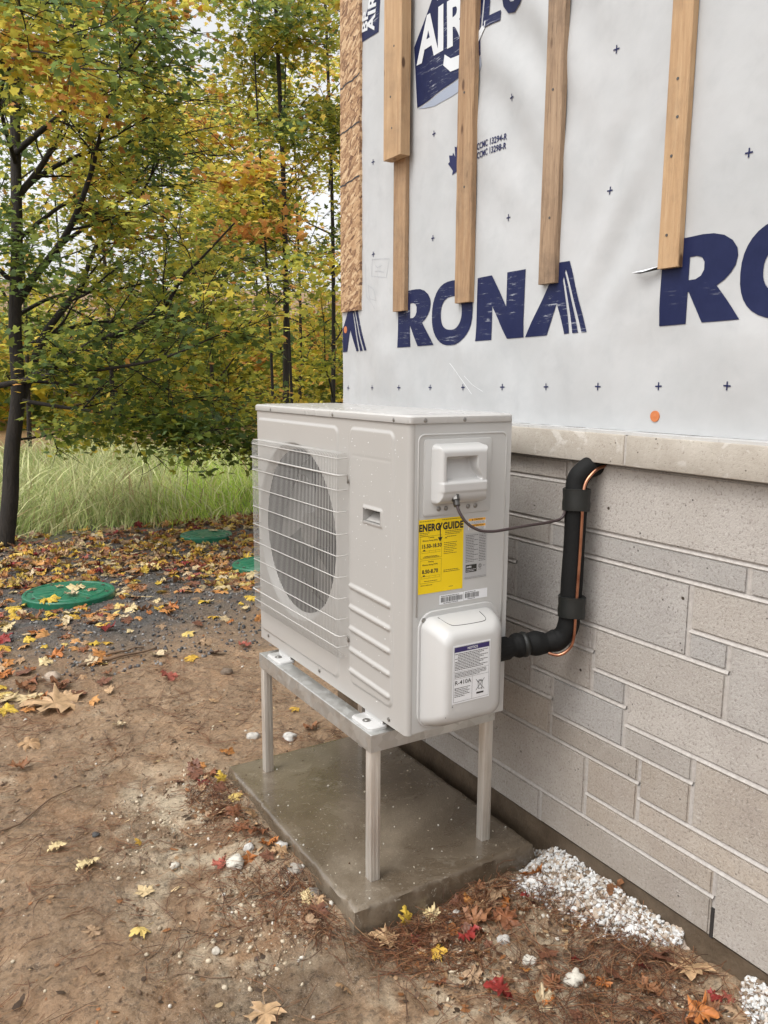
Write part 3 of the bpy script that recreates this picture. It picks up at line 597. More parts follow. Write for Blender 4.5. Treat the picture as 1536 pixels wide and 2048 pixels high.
# terminal cover with grab pocket: relief over the plate
xs = np.linspace(.055, .222, 150); zz = np.linspace(.566, .726, 140); Xm, Zm = np.meshgrid(xs, zz)
D = .038
sd = sdrr(Xm, Zm, .0625, .212, .575, .721, .014)
lift = np.minimum.reduce([np.clip((Xm-.0625)/.011, 0, 1), np.clip((.212-Xm)/.016, 0, 1), np.clip((.721-Zm)/.020, 0, 1), np.clip((Zm-.575)/.034, 0, 1)])
lift = np.where(sd < 0, np.clip(lift, 0, 1), 0); prof = np.sqrt(np.clip(1-(1-lift)**2.2, 0, 1))
Hh = D*prof
xr = .168+.016*sstep(.68, .636, Zm)**2; pk = sstep(.079, .086, Xm)*sstep(xr+.004, xr-.003, Xm)*sstep(.632, .640, Zm)*sstep(.6935, .688, Zm)
depth = .008+.024*np.clip((Zm-.632)/.052, 0, 1)**.8; Hh = Hh-pk*depth
Hh = Hh+.003*sstep(.634, .628, Zm)*sstep(.604, .612, Zm)*prof
for _ in range(2):
    Hp = np.pad(Hh, 1, mode='edge'); Hh = (Hp[:-2, 1:-1]+Hp[2:, 1:-1]+Hp[1:-1, :-2]+Hp[1:-1, 2:]+4*Hh)/8
V = np.stack([Xm, -.0025-Hh, Zm], -1).reshape(-1, 3); ix = np.arange(V.shape[0]).reshape(140, 150)
F = np.stack([ix[:-1, :-1], ix[:-1, 1:], ix[1:, 1:], ix[1:, :-1]], -1).reshape(-1, 4); keep = (Hh.ravel()[F].max(1) > .0004); F = F[keep]
tc = link('terminal_cover', arr_mesh('terminal_cover', V, F), M['plastic'], hp, True)
def screw(p, d, r=.0048, par=None):
    p = Vector(p); d = Vector(d); mb = MB(); mb.tube([p, p+d*.0015, p+d*.0028], [r, r, r*.6], 12); o = mb.build('screw', M['steel'], par or hp, angle=40); return o
for x in (.084, .105, .172, .195): screw((x, -.0028, .5645), (0, -1, 0), .0060)
for x in (.041, .156): screw((x, -.003, .778), (0, -1, 0), .0056)
for y in (.064, .379, .80): screw((-.003, y, .7775), (-1, 0, 0), .0056)
for y, z in ((.083, .012), (.476, .016), (.857, .018)): screw((-.0005, y, z), (-1, 0, 0), .0056)
screw((.232, .0, .278), (0, -1, 0), .0056)
gl = MB(); gl.cyl((.112, -.030, .602), (.109, -.038, .588), .0105, 8); gl.cyl((.109, -.038, .588), (.107, -.046, .576), .008, 12); gl.build('cable_gland', M['chrome'], tc, angle=30)
MB().tube([(.155, -.026, .592), (.155, -.031, .589)], .004, 10).build('screw', M['steel'], tc)
# lid
lr = [rrect(-.004, DU+.004, -.004, LU+.004, .016, 6), rrect(-.0045, DU+.0045, -.0045, LU+.0045, .016, 6), rrect(.0, DU, .0, LU, .014, 6), rrect(.012, DU-.012, .012, LU-.012, .012, 6), rrect(.020, DU-.02, .020, LU-.02, .010, 6)]
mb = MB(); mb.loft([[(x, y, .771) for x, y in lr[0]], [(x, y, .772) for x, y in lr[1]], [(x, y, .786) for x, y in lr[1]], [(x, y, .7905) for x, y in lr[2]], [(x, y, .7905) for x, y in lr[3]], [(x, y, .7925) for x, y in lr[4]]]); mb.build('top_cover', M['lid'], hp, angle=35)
# valve cover
vb = MB(); vr = [rrect(.029, .279, .006, .311, .045, 8), rrect(.030, .278, .007, .310, .045, 8)]
vb.loft([[(x, .0005, z) for x, z in vr[0]], [(x, -.004, z) for x, z in vr[0]], [(x, -.0052, z) for x, z in vr[1]]]); vco = vb.build('valve_flange', M['plastic'], hp, angle=40)
vc = MB(); P = []
for (d, x0, x1, z0, z1, r) in ((.004, .036, .262, .013, .298, .030), (.03, .0375, .255, .022, .297, .030), (.06, .039, .243, .034, .291, .030), (.082, .041, .226, .046, .284, .030), (.092, .0445, .213, .053, .277, .028), (.0975, .050, .204, .060, .270, .026), (.100, .058, .194, .069, .261, .022)):
    P.append([(x, -d, z) for x, z in rrect(x0, x1, z0, z1, r, 10)])
vc.loft(P); vco = vc.build('valve_cover', M['plastic'], hp, smooth=True)
mb = MB(); pts = [(.075, -.02), (.080, -.060), (.10, -.070), (.17, -.072), (.19, -.062), (.196, -.03)]   # hatch outline on the cover's top
mb.tube(smooth_path([(x, y, (.2983 if y > -.035 else .2983-.09*(-y-.035)**1.1*4-.001)) for x, y in pts], 5), .0007, 5); mb.build('hatch_line', M['seam'], vco)
MB().tube([(.245, -.030, .186), (.2865, -.031, .187)], .0305, 24).build('pipe_collar', M['foam'], vco, smooth=False)
screw((.043, -.005, .292), (0, -1, 0), .0060); mb = MB(); mb.tube([(.184, .0, .26), (.184, .0, .311), (.236, .0, .311), (.236, .0, .25)], .0009, 5); mb.build('embossed_rib', M['paint_lit'], sp)
mb = MB()
for x, z in ((.046, .130), (.066, .142), (.058, .098), (.049, .078), (.0435, .072)): mb.tube([(x+.006, -.0935 if x < .05 else -.1002, z), (x+.0075, -.0945 if x < .05 else -.1012, z)], .0016, 6)
mb.build('mud_fleck', M['strap_ink'], vco)
# feet
for y in (.735, .165):
    r0 = rrect(-.040, .02, y-.052, y+.052, .014, 5); r1 = rrect(-.037, .02, y-.049, y+.049, .012, 5); mb = MB()
    mb.loft([[(x, yy, -.0268) for x, yy in r0], [(x, yy, -.020) for x, yy in r0], [(x, yy, -.0175) for x, yy in r1]]); mb.box(.003, .006, y-.045, y+.045, -.0175, -.001); f = mb.build('foot', M['plastic'], hp, angle=40)
    mb = MB(); mb.cyl((-.019, y, -.0175), (-.019, y, -.0160), .011, 20); mb.cyl((-.019, y, -.016), (-.019, y, -.0135), .0075, 12, .006); mb.build('bolt', M['steel'], f, angle=40)
    mb = MB(); mb.box(DU-.02, DU+.035, y-.045, y+.045, -.0268, -.018, .002); mb.box(DU-.02, DU-.002, y-.04, y+.04, -.018, -.002); mb.build('foot', M['plastic'], hp)
# grille
gr = MB(); gx = -.034; ga, gb_, gt, gbz = .302, .884, .678, .116
nw = 65
for k in range(nw):
    y = ga+(gb_-ga)*k/(nw-1)
    gr.tube([(-.006, y, gt+.001), (gx+.005, y, gt), (gx, y, gt-.006), (gx, y, gbz+.006), (gx+.005, y, gbz), (-.006, y, gbz-.001)], .00085, 4, False)
for z in (.666, .581, .522, .461, .402, .343, .283, .225, .146):
    gr.tube([(-.004, ga-.004, z), (gx+.002, ga-.004, z), (gx-.0018, ga, z), (gx-.0018, gb_, z), (gx+.002, gb_+.006, z), (-.004, gb_+.006, z)], .0016, 5, False)
for z, zc_ in ((.622, .605), (.180, .165)):
    gr.tube([(-.006, ga-.010, zc_), (-.010, ga-.018, z), (gx, ga-.014, z), (gx-.003, ga, z), (gx-.003, gb_, z), (gx, gb_+.016, z), (-.004, gb_+.018, z)], .0024, 6, False)
gr.build('fan_grille', M['wire'], hp, smooth=True)
for z in (.605, .165): screw((-.0045, .291, z), (-1, 0, 0), .0065)
# droplets on the front and the lid
TV = np.array([[math.cos(t)*r, math.sin(t)*r, h] for r, h in ((1, 0), (.7, .45)) for t in [2*math.pi*k/6 for k in range(6)]]+[[0, 0, .6]])
TF = np.array([[k, (k+1) % 6, 6+(k+1) % 6] for k in range(6)]+[[k, 6+(k+1) % 6, 6+k] for k in range(6)]+[[6+k, 6+(k+1) % 6, 12] for k in range(6)])
vs, fs = [], []; n = 0
for k in range(360):
    r = .0006+.0013*random.random()**3
    if k < 300:
        y = random.choice((random.uniform(.03, .33), random.uniform(.03, .90), random.uniform(.03, .3))); z = random.uniform(.03, .76)
        if random.random() > .35+z*.9: continue
        if math.hypot(y-fy, z-fzc) < frad+.01: continue
        h = float(front_h(np.array([y]), np.array([z]))[0]); q = np.stack([-h-TV[:, 2]*r, y+TV[:, 0]*r, z+TV[:, 1]*r], -1)
    else:
        x, y = random.uniform(.02, .29), random.uniform(.03, .9); q = np.stack([x+TV[:, 0]*r*1.3, y+TV[:, 1]*r*1.3, .7925+TV[:, 2]*r], -1)
    vs.append(q); fs.append(TF+n); n += len(TV)
o = link('water_drops', arr_mesh('water_drops', np.concatenate(vs), np.concatenate(fs)), M['drop'], hp, True); o['kind'] = 'stuff'
# ---- stickers on the side panel
def on_side(me, x0, z0, y, name, mat, parent):
    for v in me.vertices: v.co = (x0+v.co.x, y, z0+v.co.y)
    return link(name, me, mat, parent)
def join2d(items):
    """[(mesh, x, z)] -> one 2D mesh"""
    b = bmesh.new()
    for me, x, z in items:
        for v in me.vertices: v.co.x += x; v.co.y += z
        b.from_mesh(me)
    m2 = bpy.data.meshes.new('print'); b.to_mesh(m2); b.free(); return m2
def rect(x0, z0, x1, z1): return (curve_mesh([[(x0, z0), (x1, z0), (x1, z1), (x0, z1)]]), 0, 0)
def frame2(x0, z0, x1, z1, t): return [rect(x0, z0, x1, z0+t), rect(x0, z1-t, x1, z1), rect(x0, z0+t, x0+t, z1-t), rect(x1-t, z0+t, x1, z1-t)]
def greek(x0, x1, z, h, seed):
    """a line of print too fine to read: word-length dashes"""
    r = random.Random(seed); out = []; x = x0
    while x < x1:
        wl = r.uniform(.0022, .007); out.append(rect(x, z, min(x+wl, x1), z+h)); x += wl+.0010
    return out
def bar2(x0, z0, x1, z1, t=.0006):
    d = Vector((x1-x0, z1-z0)).normalized(); n_ = Vector((-d.y, d.x))*t; return (curve_mesh([[(x0+n_.x, z0+n_.y), (x0-n_.x, z0-n_.y), (x1-n_.x, z1-n_.y), (x1+n_.x, z1+n_.y)]]), 0, 0)
def tx(s, h, x, z, bold=0, sx=1.): return (text_mesh(s, h/.7, bold*h, sx=sx), x, z)
def sticker(x0, x1, z0, z1, y, mat, name, par, lab=None):
    mb = MB(); mb.box(x0, x1, y, y+.0004, z0, z1); o = mb.build(name, mat, par)
    if lab: o['label'] = lab
    return o
eg = sticker(.027, .1625, .3565, .5405, -.0004, M['yellow'], 'energy_label', hp, 'yellow energy rating label on the side panel')
it = [tx('ENERG', .0165, .0290, .5125, .075, .80), tx('GUIDE', .0165, .0990, .5125, .075, .84), bar2(.0868, .5295, .0917, .5185, .0019), bar2(.0966, .5295, .0917, .5185, .0019)]
it += [rect(.0904, .4905, .0930, .520), (curve_mesh([[(.0845, .494), (.0988, .494), (.0917, .4825)]]), 0, 0)]
it += frame2(.0335, .4445, .0965, .500, .0005)+frame2(.0335, .383, .0965, .4405, .0005)
it += [tx('Cooling', .0036, .057, .4945, .02), tx('Efficiency Rating (SEER)', .0036, .040, .4870, .02, .9), tx('15.50-18.50', .0092, .0365, .4705, .05, .90)]
it += [tx('Heating', .0036, .057, .4345, .02), tx('Efficiency Rating (HSPF)', .0036, .040, .4270, .02, .9), tx('8.50-8.70', .0092, .0395, .4075, .05, .90)]
for z in (.461, .398): it += frame2(.038, z-.003, .092, z+.0025, .0004)+[rect(.042, z+.002, .048, z+.0055), rect(.06, z-.003, .0604, z+.003), rect(.078, z-.003, .0784, z+.003)]
for k, (xa, xb, z) in enumerate(((.031,.075,.5355),(.096,.155,.5358),(.031,.06,.507),(.031,.055,.503),(.031,.058,.499),(.106,.158,.507),(.106,.156,.503),(.106,.15,.499),(.046,.085,.449),(.042,.09,.4465),(.046,.085,.387),(.112,.14,.493),(.103,.142,.478),(.103,.139,.4735),(.103,.142,.469),(.103,.137,.4645),(.103,.142,.460),(.103,.132,.4555),(.103,.142,.451),(.103,.148,.409),(.103,.152,.405),(.12,.133,.366),(.036,.07,.377))): it += greek(xa, xb, z, .0013, k)
it += [(curve_mesh([[(.105, .489), (.109, .4935), (.113, .489), (.111, .489), (.109, .491), (.107, .489)]]), 0, 0)]
on_side(join2d(it), 0, 0, -.0007, 'printing', M['black_ink'], eg)
ct = sticker(.177, .231, .503, .5325, -.0004, M['label_white'], 'caution_label', hp, 'small white and orange caution label')
it = [rect(.1775, .5255, .2305, .532), rect(.1775, .5105, .2305, .517)]; on_side(join2d(it), 0, 0, -.0006, 'orange_band', M['label_orange'], ct)
it = [tx('CAUTION', .0042, .194, .5267, .03), tx('ATTENTION', .0042, .190, .5117, .03), (curve_mesh([[(.187, .5265), (.192, .5265), (.1895, .531)]]), 0, 0), (curve_mesh([[(.183, .5115), (.188, .5115), (.1855, .516)]]), 0, 0)]
for k, z in enumerate((.5232, .5207, .5182, .5083, .5058, .5037)): it += greek(.179, .228, z, .0009, 40+k)
on_side(join2d(it), 0, 0, -.0008, 'printing', M['black_ink'], ct)
rl = sticker(.1685, .2375, .3785, .4955, -.0004, M['label_grey'], 'rating_plate', hp, 'silver grey rating plate with fine print')
it = frame2(.1692, .379, .2369, .3825, .0004)
for k in range(17): it += greek(.171, .196 if k % 3 else .209, .489-k*.0042, .0011, 60+k)+greek(.212, .233, .489-k*.0042, .0011, 90+k)
it += [rect(.1715, .395, .206, .4145)]; it += [(curve_mesh([ell(.2165, .4085, .0052, .0052, 20, 2), ell(.2165, .4085, .0042, .0042, 20, 2)]), 0, 0), rect(.2155, .405, .2175, .412)]+greek(.212, .222, .399, .001, 3)+greek(.226, .233, .408, .001, 5)
on_side(join2d(it), 0, 0, -.0007, 'printing', M['black_ink'], rl)
on_side(join2d([tx('AHRI', .0048, .1735, .4065, .03)]+greek(.1735, .203, .4015, .001, 4)+greek(.1735, .198, .398, .001, 8)), 0, 0, -.0009, 'printing', M['label_white'], rl)
for x0, x1, z0, z1, seed in ((.093, .1665, .3225, .3465, 5), (.1675, .2425, .3235, .3475, 6)):
    bc = sticker(x0, x1, z0, z1, -.0004, M['label_white'], 'barcode_label', hp, 'white barcode sticker above the valve cover'); r = random.Random(seed); it = []; x = x0+.004; xe = x1-.004 if seed == 5 else x0+.047
    while x < xe: wl = r.choice((.0006, .001, .0018)); it.append(rect(x, z0+.0055, x+wl, z1-.006)); x += wl+r.choice((.0006, .001, .0014))
    it += greek(x0+.004, xe-.01, z1-.0042, .0014, seed)+greek(x0+.012, xe-.012, z0+.002, .0016, seed+1); on_side(join2d(it), 0, 0, -.0007, 'bars', M['black_ink'], bc)
# notice sticker on the valve cover
nt_ = sticker(.064, .176, .104, .250, -.1010, M['label_white'], 'notice_label', hp, 'white notice label on the lower cover')
on_side(join2d([rect(.068, .233, .172, .245)]), 0, 0, -.1013, 'navy_band', M['label_navy'], nt_); on_side(join2d([tx('NOTICE', .0058, .106, .2362, .03)]), 0, 0, -.1016, 'printing', M['label_white'], nt_)
it = frame2(.067, .108, .173, .246, .0006)+[rect(.068, .184, .172, .1845), rect(.068, .166, .172, .1665), rect(.122, .109, .1226, .166)]
for k in range(11): it += greek(.070 if k not in (1, 2, 4) else .078, .168-.012*(k % 3), .2275-k*.0039, .0017, 120+k)
for k in range(4): it += greek(.070, .165-.02*(k == 3), .180-k*.0035, .0015, 140+k)
for k in range(6): it += greek(.070, .116-.01*(k == 5)-.006*(k % 2), .142-k*.0042, .0015, 150+k)
it += [tx('R-410A', .0105, .0700, .1515, .012, 1.05)]
# crossed-out wheeled bin
bx, bz = .147, .140
it += [bar2(bx-.013, bz+.015, bx+.013, bz-.013), bar2(bx+.013, bz+.015, bx-.013, bz-.013), bar2(bx-.007, bz+.009, bx-.005, bz-.010), bar2(bx+.007, bz+.009, bx+.005, bz-.010), bar2(bx-.009, bz+.009, bx+.009, bz+.009, .0009), bar2(bx-.005, bz-.010, bx+.005, bz-.010), bar2(bx-.005, bz+.012, bx+.005, bz+.012), bar2(bx+.004, bz-.011, bx+.007, bz-.011, .0014), rect(bx-.011, bz-.0225, bx+.011, bz-.018)]
on_side(join2d(it), 0, 0, -.1013, 'printing', M['black_ink'], nt_)

# ================================================================== LINE SET AND CABLE
ls = empty('insulated_line_set', (.44, -.09, .2)); tag(ls, 'black insulated refrigerant pipe bundle bending from block wall to the unit', 'pipe')
path = smooth_path([(.270, -.030, .187), (.300, -.034, .188), (.325, -.038, .191), (.36, -.048, .192), (.395, -.064, .193), (.425, -.082, .206), (.440, -.093, .238), (.443, -.095, .30), (.444, -.098, .44), (.444, -.099, .57), (.448, -.094, .618), (.466, -.102, .648), (.492, -.108, .660), (.515, -.112, .660)], 8)
rad = []
for i, p_ in enumerate(path): s_ = i/len(path); rad.append(.0275+.0025*math.sin(i*.55)*(1 if s_ < .38 else .25)+(.003 if .1 < s_ < .3 else 0))
MB().tube(path, rad, 20).build('insulation_sleeve', M['foam'], ls, smooth=True)
MB().tube([(.330, -.039, .191), (.336, -.041, .1915), (.342, -.0425, .192)], [.0325, .034, .0325], 20).build('sleeve_joint', M['tape'], ls, smooth=True)
for za, zb in ((.548, .603), (.268, .322)):
    mb = MB(); n_ = 20
    mb.loft([[(.442+(.033+dr)*math.cos(t)*(.98), -.101+(.037+dr)*math.sin(t), z+.002*math.sin(t*2)) for t in [2*math.pi*k/28 for k in range(28)]] for z, dr in ((za, -.006), (za, 0), (za+.018, .001), (za+.03, -.0005), (zb, .001), (zb, -.006))]); mb.build('tape_band', M['tape'], ls, angle=45)
MB().tube(smooth_path([(.385, -.082, .172), (.405, -.100, .168), (.424, -.114, .184), (.432, -.123, .215), (.434, -.125, .30), (.435, -.129, .45), (.436, -.130, .57), (.442, -.128, .615), (.462, -.132, .643), (.485, -.135, .657), (.510, -.135, .660)], 8), .0043, 10).build('copper_tube', M['copper'], ls, smooth=True)
MB().tube(smooth_path([(.444, -.070, .60), (.448, -.066, .625), (.462, -.078, .645), (.49, -.09, .655)], 6), .003, 8).build('loose_wire', M['cable'], ls, smooth=True)
cb = MB().tube(smooth_path([(.107, -.046, .578), (.109, -.055, .560), (.122, -.067, .536), (.148, -.078, .519), (.175, -.084, .514), (.206, -.088, .514), (.285, -.088, .518), (.367, -.088, .521), (.405, -.090, .529), (.416, -.092, .555)], 8), .0037, 10).build('power_cable', M['cable'], None, smooth=True)
tag(cb, 'thin dark power cable looping from the unit cover to the pipe', 'cable')

#@@PART2
# ================================================================== scattering helpers
def at(px, py, d): return CAM+CF*d+CR*((px-768)/FPX*d)-CU*((py-1024)/FPX*d)
def project(P):
    d = np.asarray(P)-CAM; f = d@CF; return 768+FPX*(d@CR)/f, 1024-FPX*(d@CU)/f, f
def scatter(TV, TF, pos, rot, scale, col, name, mat, parent=None, smooth=False):
    """copies template (TV,TF) to every pos with 3x3 rot and scale (n,) or (n,3); one colour each"""
    n = len(pos); nv = len(TV); sc = np.asarray(scale); sc = sc[:, None, None] if sc.ndim == 1 else sc[:, None, :]
    V = np.einsum('nij,nvj->nvi', rot, TV[None]*sc)+pos[:, None, :]
    F = (TF[None]+(np.arange(n)*nv)[:, None, None]).reshape(-1, TF.shape[1])
    return link(name, arr_mesh(name, V.reshape(-1, 3), F, np.repeat(col, nv, 0)), mat, parent, smooth)
def rots(n, tilt=.3, rng=RNG, up=None):
    """random rotation: spin about z then tilt by ~tilt rad about a random horizontal axis"""
    a = rng.uniform(0, 2*np.pi, n); b = rng.normal(0, 1, n)*tilt if np.isscalar(tilt) else tilt; c = rng.uniform(0, 2*np.pi, n)
    z = np.zeros(n); o = np.ones(n); ca, sa, cb, sb, cc, sc = np.cos(a), np.sin(a), np.cos(b), np.sin(b), np.cos(c), np.sin(c)
    Rz = lambda c_, s_: np.stack([c_, -s_, z, s_, c_, z, z, z, o], -1).reshape(n, 3, 3)
    Rx = np.stack([o, z, z, z, cb, -sb, z, sb, cb], -1).reshape(n, 3, 3)
    return Rz(cc, sc)@Rx@Rz(ca, sa)
HALF = [(.36, -.03), (.26, .17), (.60, .47), (.26, .47), (.20, .72)]
def maple(fold=.18, droop=.15, detail=False, rng=None):
    if detail:
        h = [(.10, -.02), (.40, -.10), (.36, .02), (.50, .10), (.30, .17), (.42, .24), (.50, .38), (.66, .50), (.50, .50), (.44, .60), (.34, .50), (.24, .47), (.24, .62), (.30, .76), (.17, .76), (.12, .90)]
    else: h = HALF
    out = [(0, 0)]+h+[(0, 1.0)]+[(-x, y) for x, y in h[::-1]]
    out = np.array(out, float)
    if rng is not None: out += rng.normal(0, .02, out.shape)
    c = np.array([0, .36]); out -= c
    rings = [out, out*.55, np.zeros((1, 2))] if detail else [out, np.zeros((1, 2))]
    V = []
    for r in rings:
        x, y = r[:, 0], r[:, 1]; z = fold*np.abs(x)-droop*(x*x+y*y)
        if rng is not None: z = z+rng.normal(0, .5*fold+.02, len(x))*(np.hypot(x, y))
        V.append(np.stack([x, y, z], -1))
    V = np.concatenate(V); n = len(out); F = []
    if detail:
        for k in range(n): a, b = k, (k+1) % n; F += [(a, b, n+b), (a, n+b, n+a), (n+a, n+b, 2*n)]
    else:
        for k in range(n): F.append((k, (k+1) % n, n))
    return V, np.array(F)

# ================================================================== TREES
LT, LFc = maple(.14, .25)
GREEN = [(.07, .115, .018), (.09, .14, .02), (.13, .165, .02), (.05, .09, .025)]
YEL = [(.62, .50, .035), (.70, .53, .04), (.48, .46, .04), (.70, .44, .045)]
ORA = [(.52, .25, .04), (.55, .20, .035), (.40, .15, .03)]
OLV = [(.29, .31, .028), (.37, .35, .03), (.23, .27, .028)]
def palette(P, wts, rng, seed):
    """leaf colour in clumps: wts = (green, olive, yellow, orange)"""
    n = len(P); k = fbm(P[:, 0]*1.1+P[:, 2]*.9, P[:, 1]*1.1-P[:, 2]*.7, seed, 3)+rng.normal(0, .10, n); k = np.argsort(np.argsort(k))/n
    pals = [np.array(p) for p in (GREEN, OLV, YEL, ORA)]; cum = np.cumsum(wts)/sum(wts); out = np.zeros((n, 3))
    cls = np.searchsorted(cum, np.clip(k, 0, .9999))
    for i, p in enumerate(pals):
        q = cls == i; out[q] = p[rng.integers(0, len(p), q.sum())]
    return out*rng.uniform(.75, 1.25, (n, 1))
def limb_mesh(limbs, mat, name, parent, n=7):
    mb = MB()
    for pts, r0, r1 in limbs:
        P = smooth_path(pts, 4) if len(pts) > 2 else [Vector(p) for p in pts]; m_ = len(P)
        mb.tube(P, [r0+(r1-r0)*(i/(m_-1))**.8 for i in range(m_)], n, False)
    return mb.build(name, mat, parent, smooth=True)
def bend(p0, d, L_, rng, n=5, wob=.12, lift=.1):
    pts = [np.array(p0, float)]; d = d/np.linalg.norm(d)
    for i in range(n):
        d = d+rng.normal(0, wob, 3)+np.array([0, 0, lift/n]); d /= np.linalg.norm(d); pts.append(pts[-1]+d*L_/n)
    return pts
def along(pts, t):
    pts = np.asarray(pts); s = t*(len(pts)-1); i = min(int(s), len(pts)-2); f = s-i; return pts[i]*(1-f)+pts[i+1]*f, pts[i+1]-pts[i]
def make_tree(name, label, cat, base, trunk, limbs, seed, nsub, ntwig, nleaf, wts, size, group=None, sublen=(.5, 1.3), spread=.13, keep=None, r0=.1, tilt=.65, extra=None):
    rng = np.random.default_rng(seed); root = empty(name, tuple(base)); tag(root, label, cat, group)
    limb_mesh([(trunk, r0, r0*.35)], M['bark'], 'trunk', root, 12)
    L1, L2, leaves, dirs = [], [], [], []
    for pts, ra in limbs:
        L1.append((pts, ra*.72, ra*.14))
        for s in range(nsub):
            t = rng.uniform(.22, 1.); p, d = along(pts, t); d = d/np.linalg.norm(d)
            side = rng.normal(0, 1, 3); side[2] *= .45; side -= d*(side@d); side /= np.linalg.norm(side)
            sub = bend(p, d*.8+side*rng.uniform(.5, 1.1)+np.array([0, 0, .05]), rng.uniform(*sublen)*(1.15-t*.4), rng, 5, .13, -.05); L2.append((sub, ra*.30*(1.2-t), .0035))
            for q in range(ntwig):
                tt = rng.uniform(.15, 1.); p2, d2 = along(sub, tt); d2 = d2/np.linalg.norm(d2); sd = rng.normal(0, 1, 3); sd[2] *= .35
                tw = bend(p2, d2*.7+sd*.6, rng.uniform(.18, .5), rng, 3, .12, -.25); L2.append((tw, .004, .0015))
                for j in range(nleaf): p3, d3 = along(tw, rng.uniform(.1, 1.)); leaves.append(p3+rng.normal(0, spread, 3)*np.array([1, 1, .55])); dirs.append(d3)
    P = np.array(leaves)
    if keep is not None: P = P[keep(P)]
    limb_mesh(L1+L2, M['bark'], 'branches', root, 6)
    cols = palette(P, wts, rng, seed)
    for c0, c1, rr_, k_, pal_ in extra or ():
        t_ = rng.random((k_, 1)); Q = np.asarray(c0)*(1-t_)+np.asarray(c1)*t_+rng.normal(0, 1, (k_, 3))*rr_*np.array([1, 1, .6]); P = np.concatenate([P, Q])
        cols = np.concatenate([cols, np.array(pal_)[rng.integers(0, len(pal_), k_)]*rng.uniform(.8, 1.2, (k_, 1))])
    n = len(P); scatter(LT, LFc, P, rots(n, tilt, rng), rng.uniform(.7, 1.25, n)*size, cols, 'crown', M['leaf_tree'], root)
    return root
# the near maple at the left edge of the leaf carpet
d0 = 7.0
T = lambda l, d=None, dd=0.: [at(x, y, (d or d0)+dd*i/(len(l)-1)) for i, (x, y) in enumerate(l)]
trunk = T([(8, 1100), (20, 1000), (24, 900), (36, 790), (30, 650), (34, 500), (32, 350), (30, 200), (34, 40), (40, -200), (55, -500)])
ML = [(T([(41,765),(114,729),(173,692),(273,651),(328,615),(364,556),(396,524),(469,446)], 7, -1.2), .045), (T([(-20,775),(91,752),(155,733),(191,740),(296,724),(355,706),(437,670)], 6.7, -.9), .04),
 (T([(30,840),(60,750),(86,674),(136,606),(164,570),(182,515),(214,456),(264,419),(319,319)], 7, .5), .06), (T([(36,592),(114,497),(150,433),(182,346),(200,273),(237,168),(248,82)], 7, -.6), .05),
 (T([(36,610),(114,497),(200,437),(260,378),(319,300)], 7.1, .9), .04), (T([(27,310),(68,273),(123,228),(173,178),(228,150),(300,60)], 7, -1.0), .045), (T([(20,420),(68,360),(159,310),(237,292),(310,260),(355,232)], 7, .7), .04),
 (T([(36,392),(91,319),(137,219),(173,68),(200,-60)], 7, .9), .045), (T([(36,630),(114,592),(228,579),(320,560),(400,545)], 7.2, .9), .03), (T([(30,250),(60,120),(130,0),(220,-100)], 7, -.8), .04), (T([(32,200),(-20,60),(-60,-60)], 7, -1.5), .04),
 (T([(20,560),(-60,480),(-120,380)], 7, -.5), .035), (T([(38,800),(130,815),(240,830),(350,850),(450,870)], 7., -.6), .03), (T([(38,760),(150,770),(280,790),(400,800),(520,830)], 7.2, .4), .03), (T([(30,180),(120,60),(240,30),(380,40)], 7, .5), .04), (T([(32,330),(0,200),(40,110),(110,110)], 7, -2.0), .03),
 (T([(38,700),(160,650),(300,640),(420,620),(500,560)], 7.2, 1.2), .035), (T([(34,480),(140,400),(280,330),(420,300)], 7.1, .8), .035), (T([(30,880),(100,870),(180,850),(260,860)], 7.1, .8), .02)]
def keep1(P):
    x, y, f = project(P); z = P[:, 2]
    low = (z < -.08+.22*fbm(P[:, 0]*2.2, P[:, 1]*2.2, 7, 2)+.10)           # the skirt of the crown hangs clear of the grass
    wob = .5*(fbm(P[:, 1]*2, P[:, 2]*2, 17, 3)-.5)
    return ~low & (P[:, 0] < 2.35) & ~((z > 2.45) & (P[:, 0]+wob > 1.35))
make_tree('maple_tree', 'maple with dark slender trunk and many rising limbs at left edge of leaf carpet', 'tree', trunk[0], trunk, ML, 11, 9, 7, 17, (.36, .36, .22, .06), .062, keep=keep1, r0=.078, sublen=(.35, 1.05),
    extra=[(at(-10, 60, 5.7), at(170, 215, 5.4), .11, 420, ORA+YEL), (at(430, 380, 6.1), at(545, 330, 5.9), .10, 260, ORA+YEL), (at(420, 470, 6.2), at(600, 450, 6.), .09, 140, ORA), (at(-20, 440, 5.9), at(110, 580, 5.8), .13, 420, GREEN), (at(180, 5, 6.2), at(380, 20, 6.2), .12, 300, ORA+YEL), (at(120, 850, 6.6), at(330, 860, 6.5), .15, 500, GREEN+OLV), (at(300, 850, 6.5), at(530, 890, 6.6), .14, 800, GREEN+GREEN+OLV)])
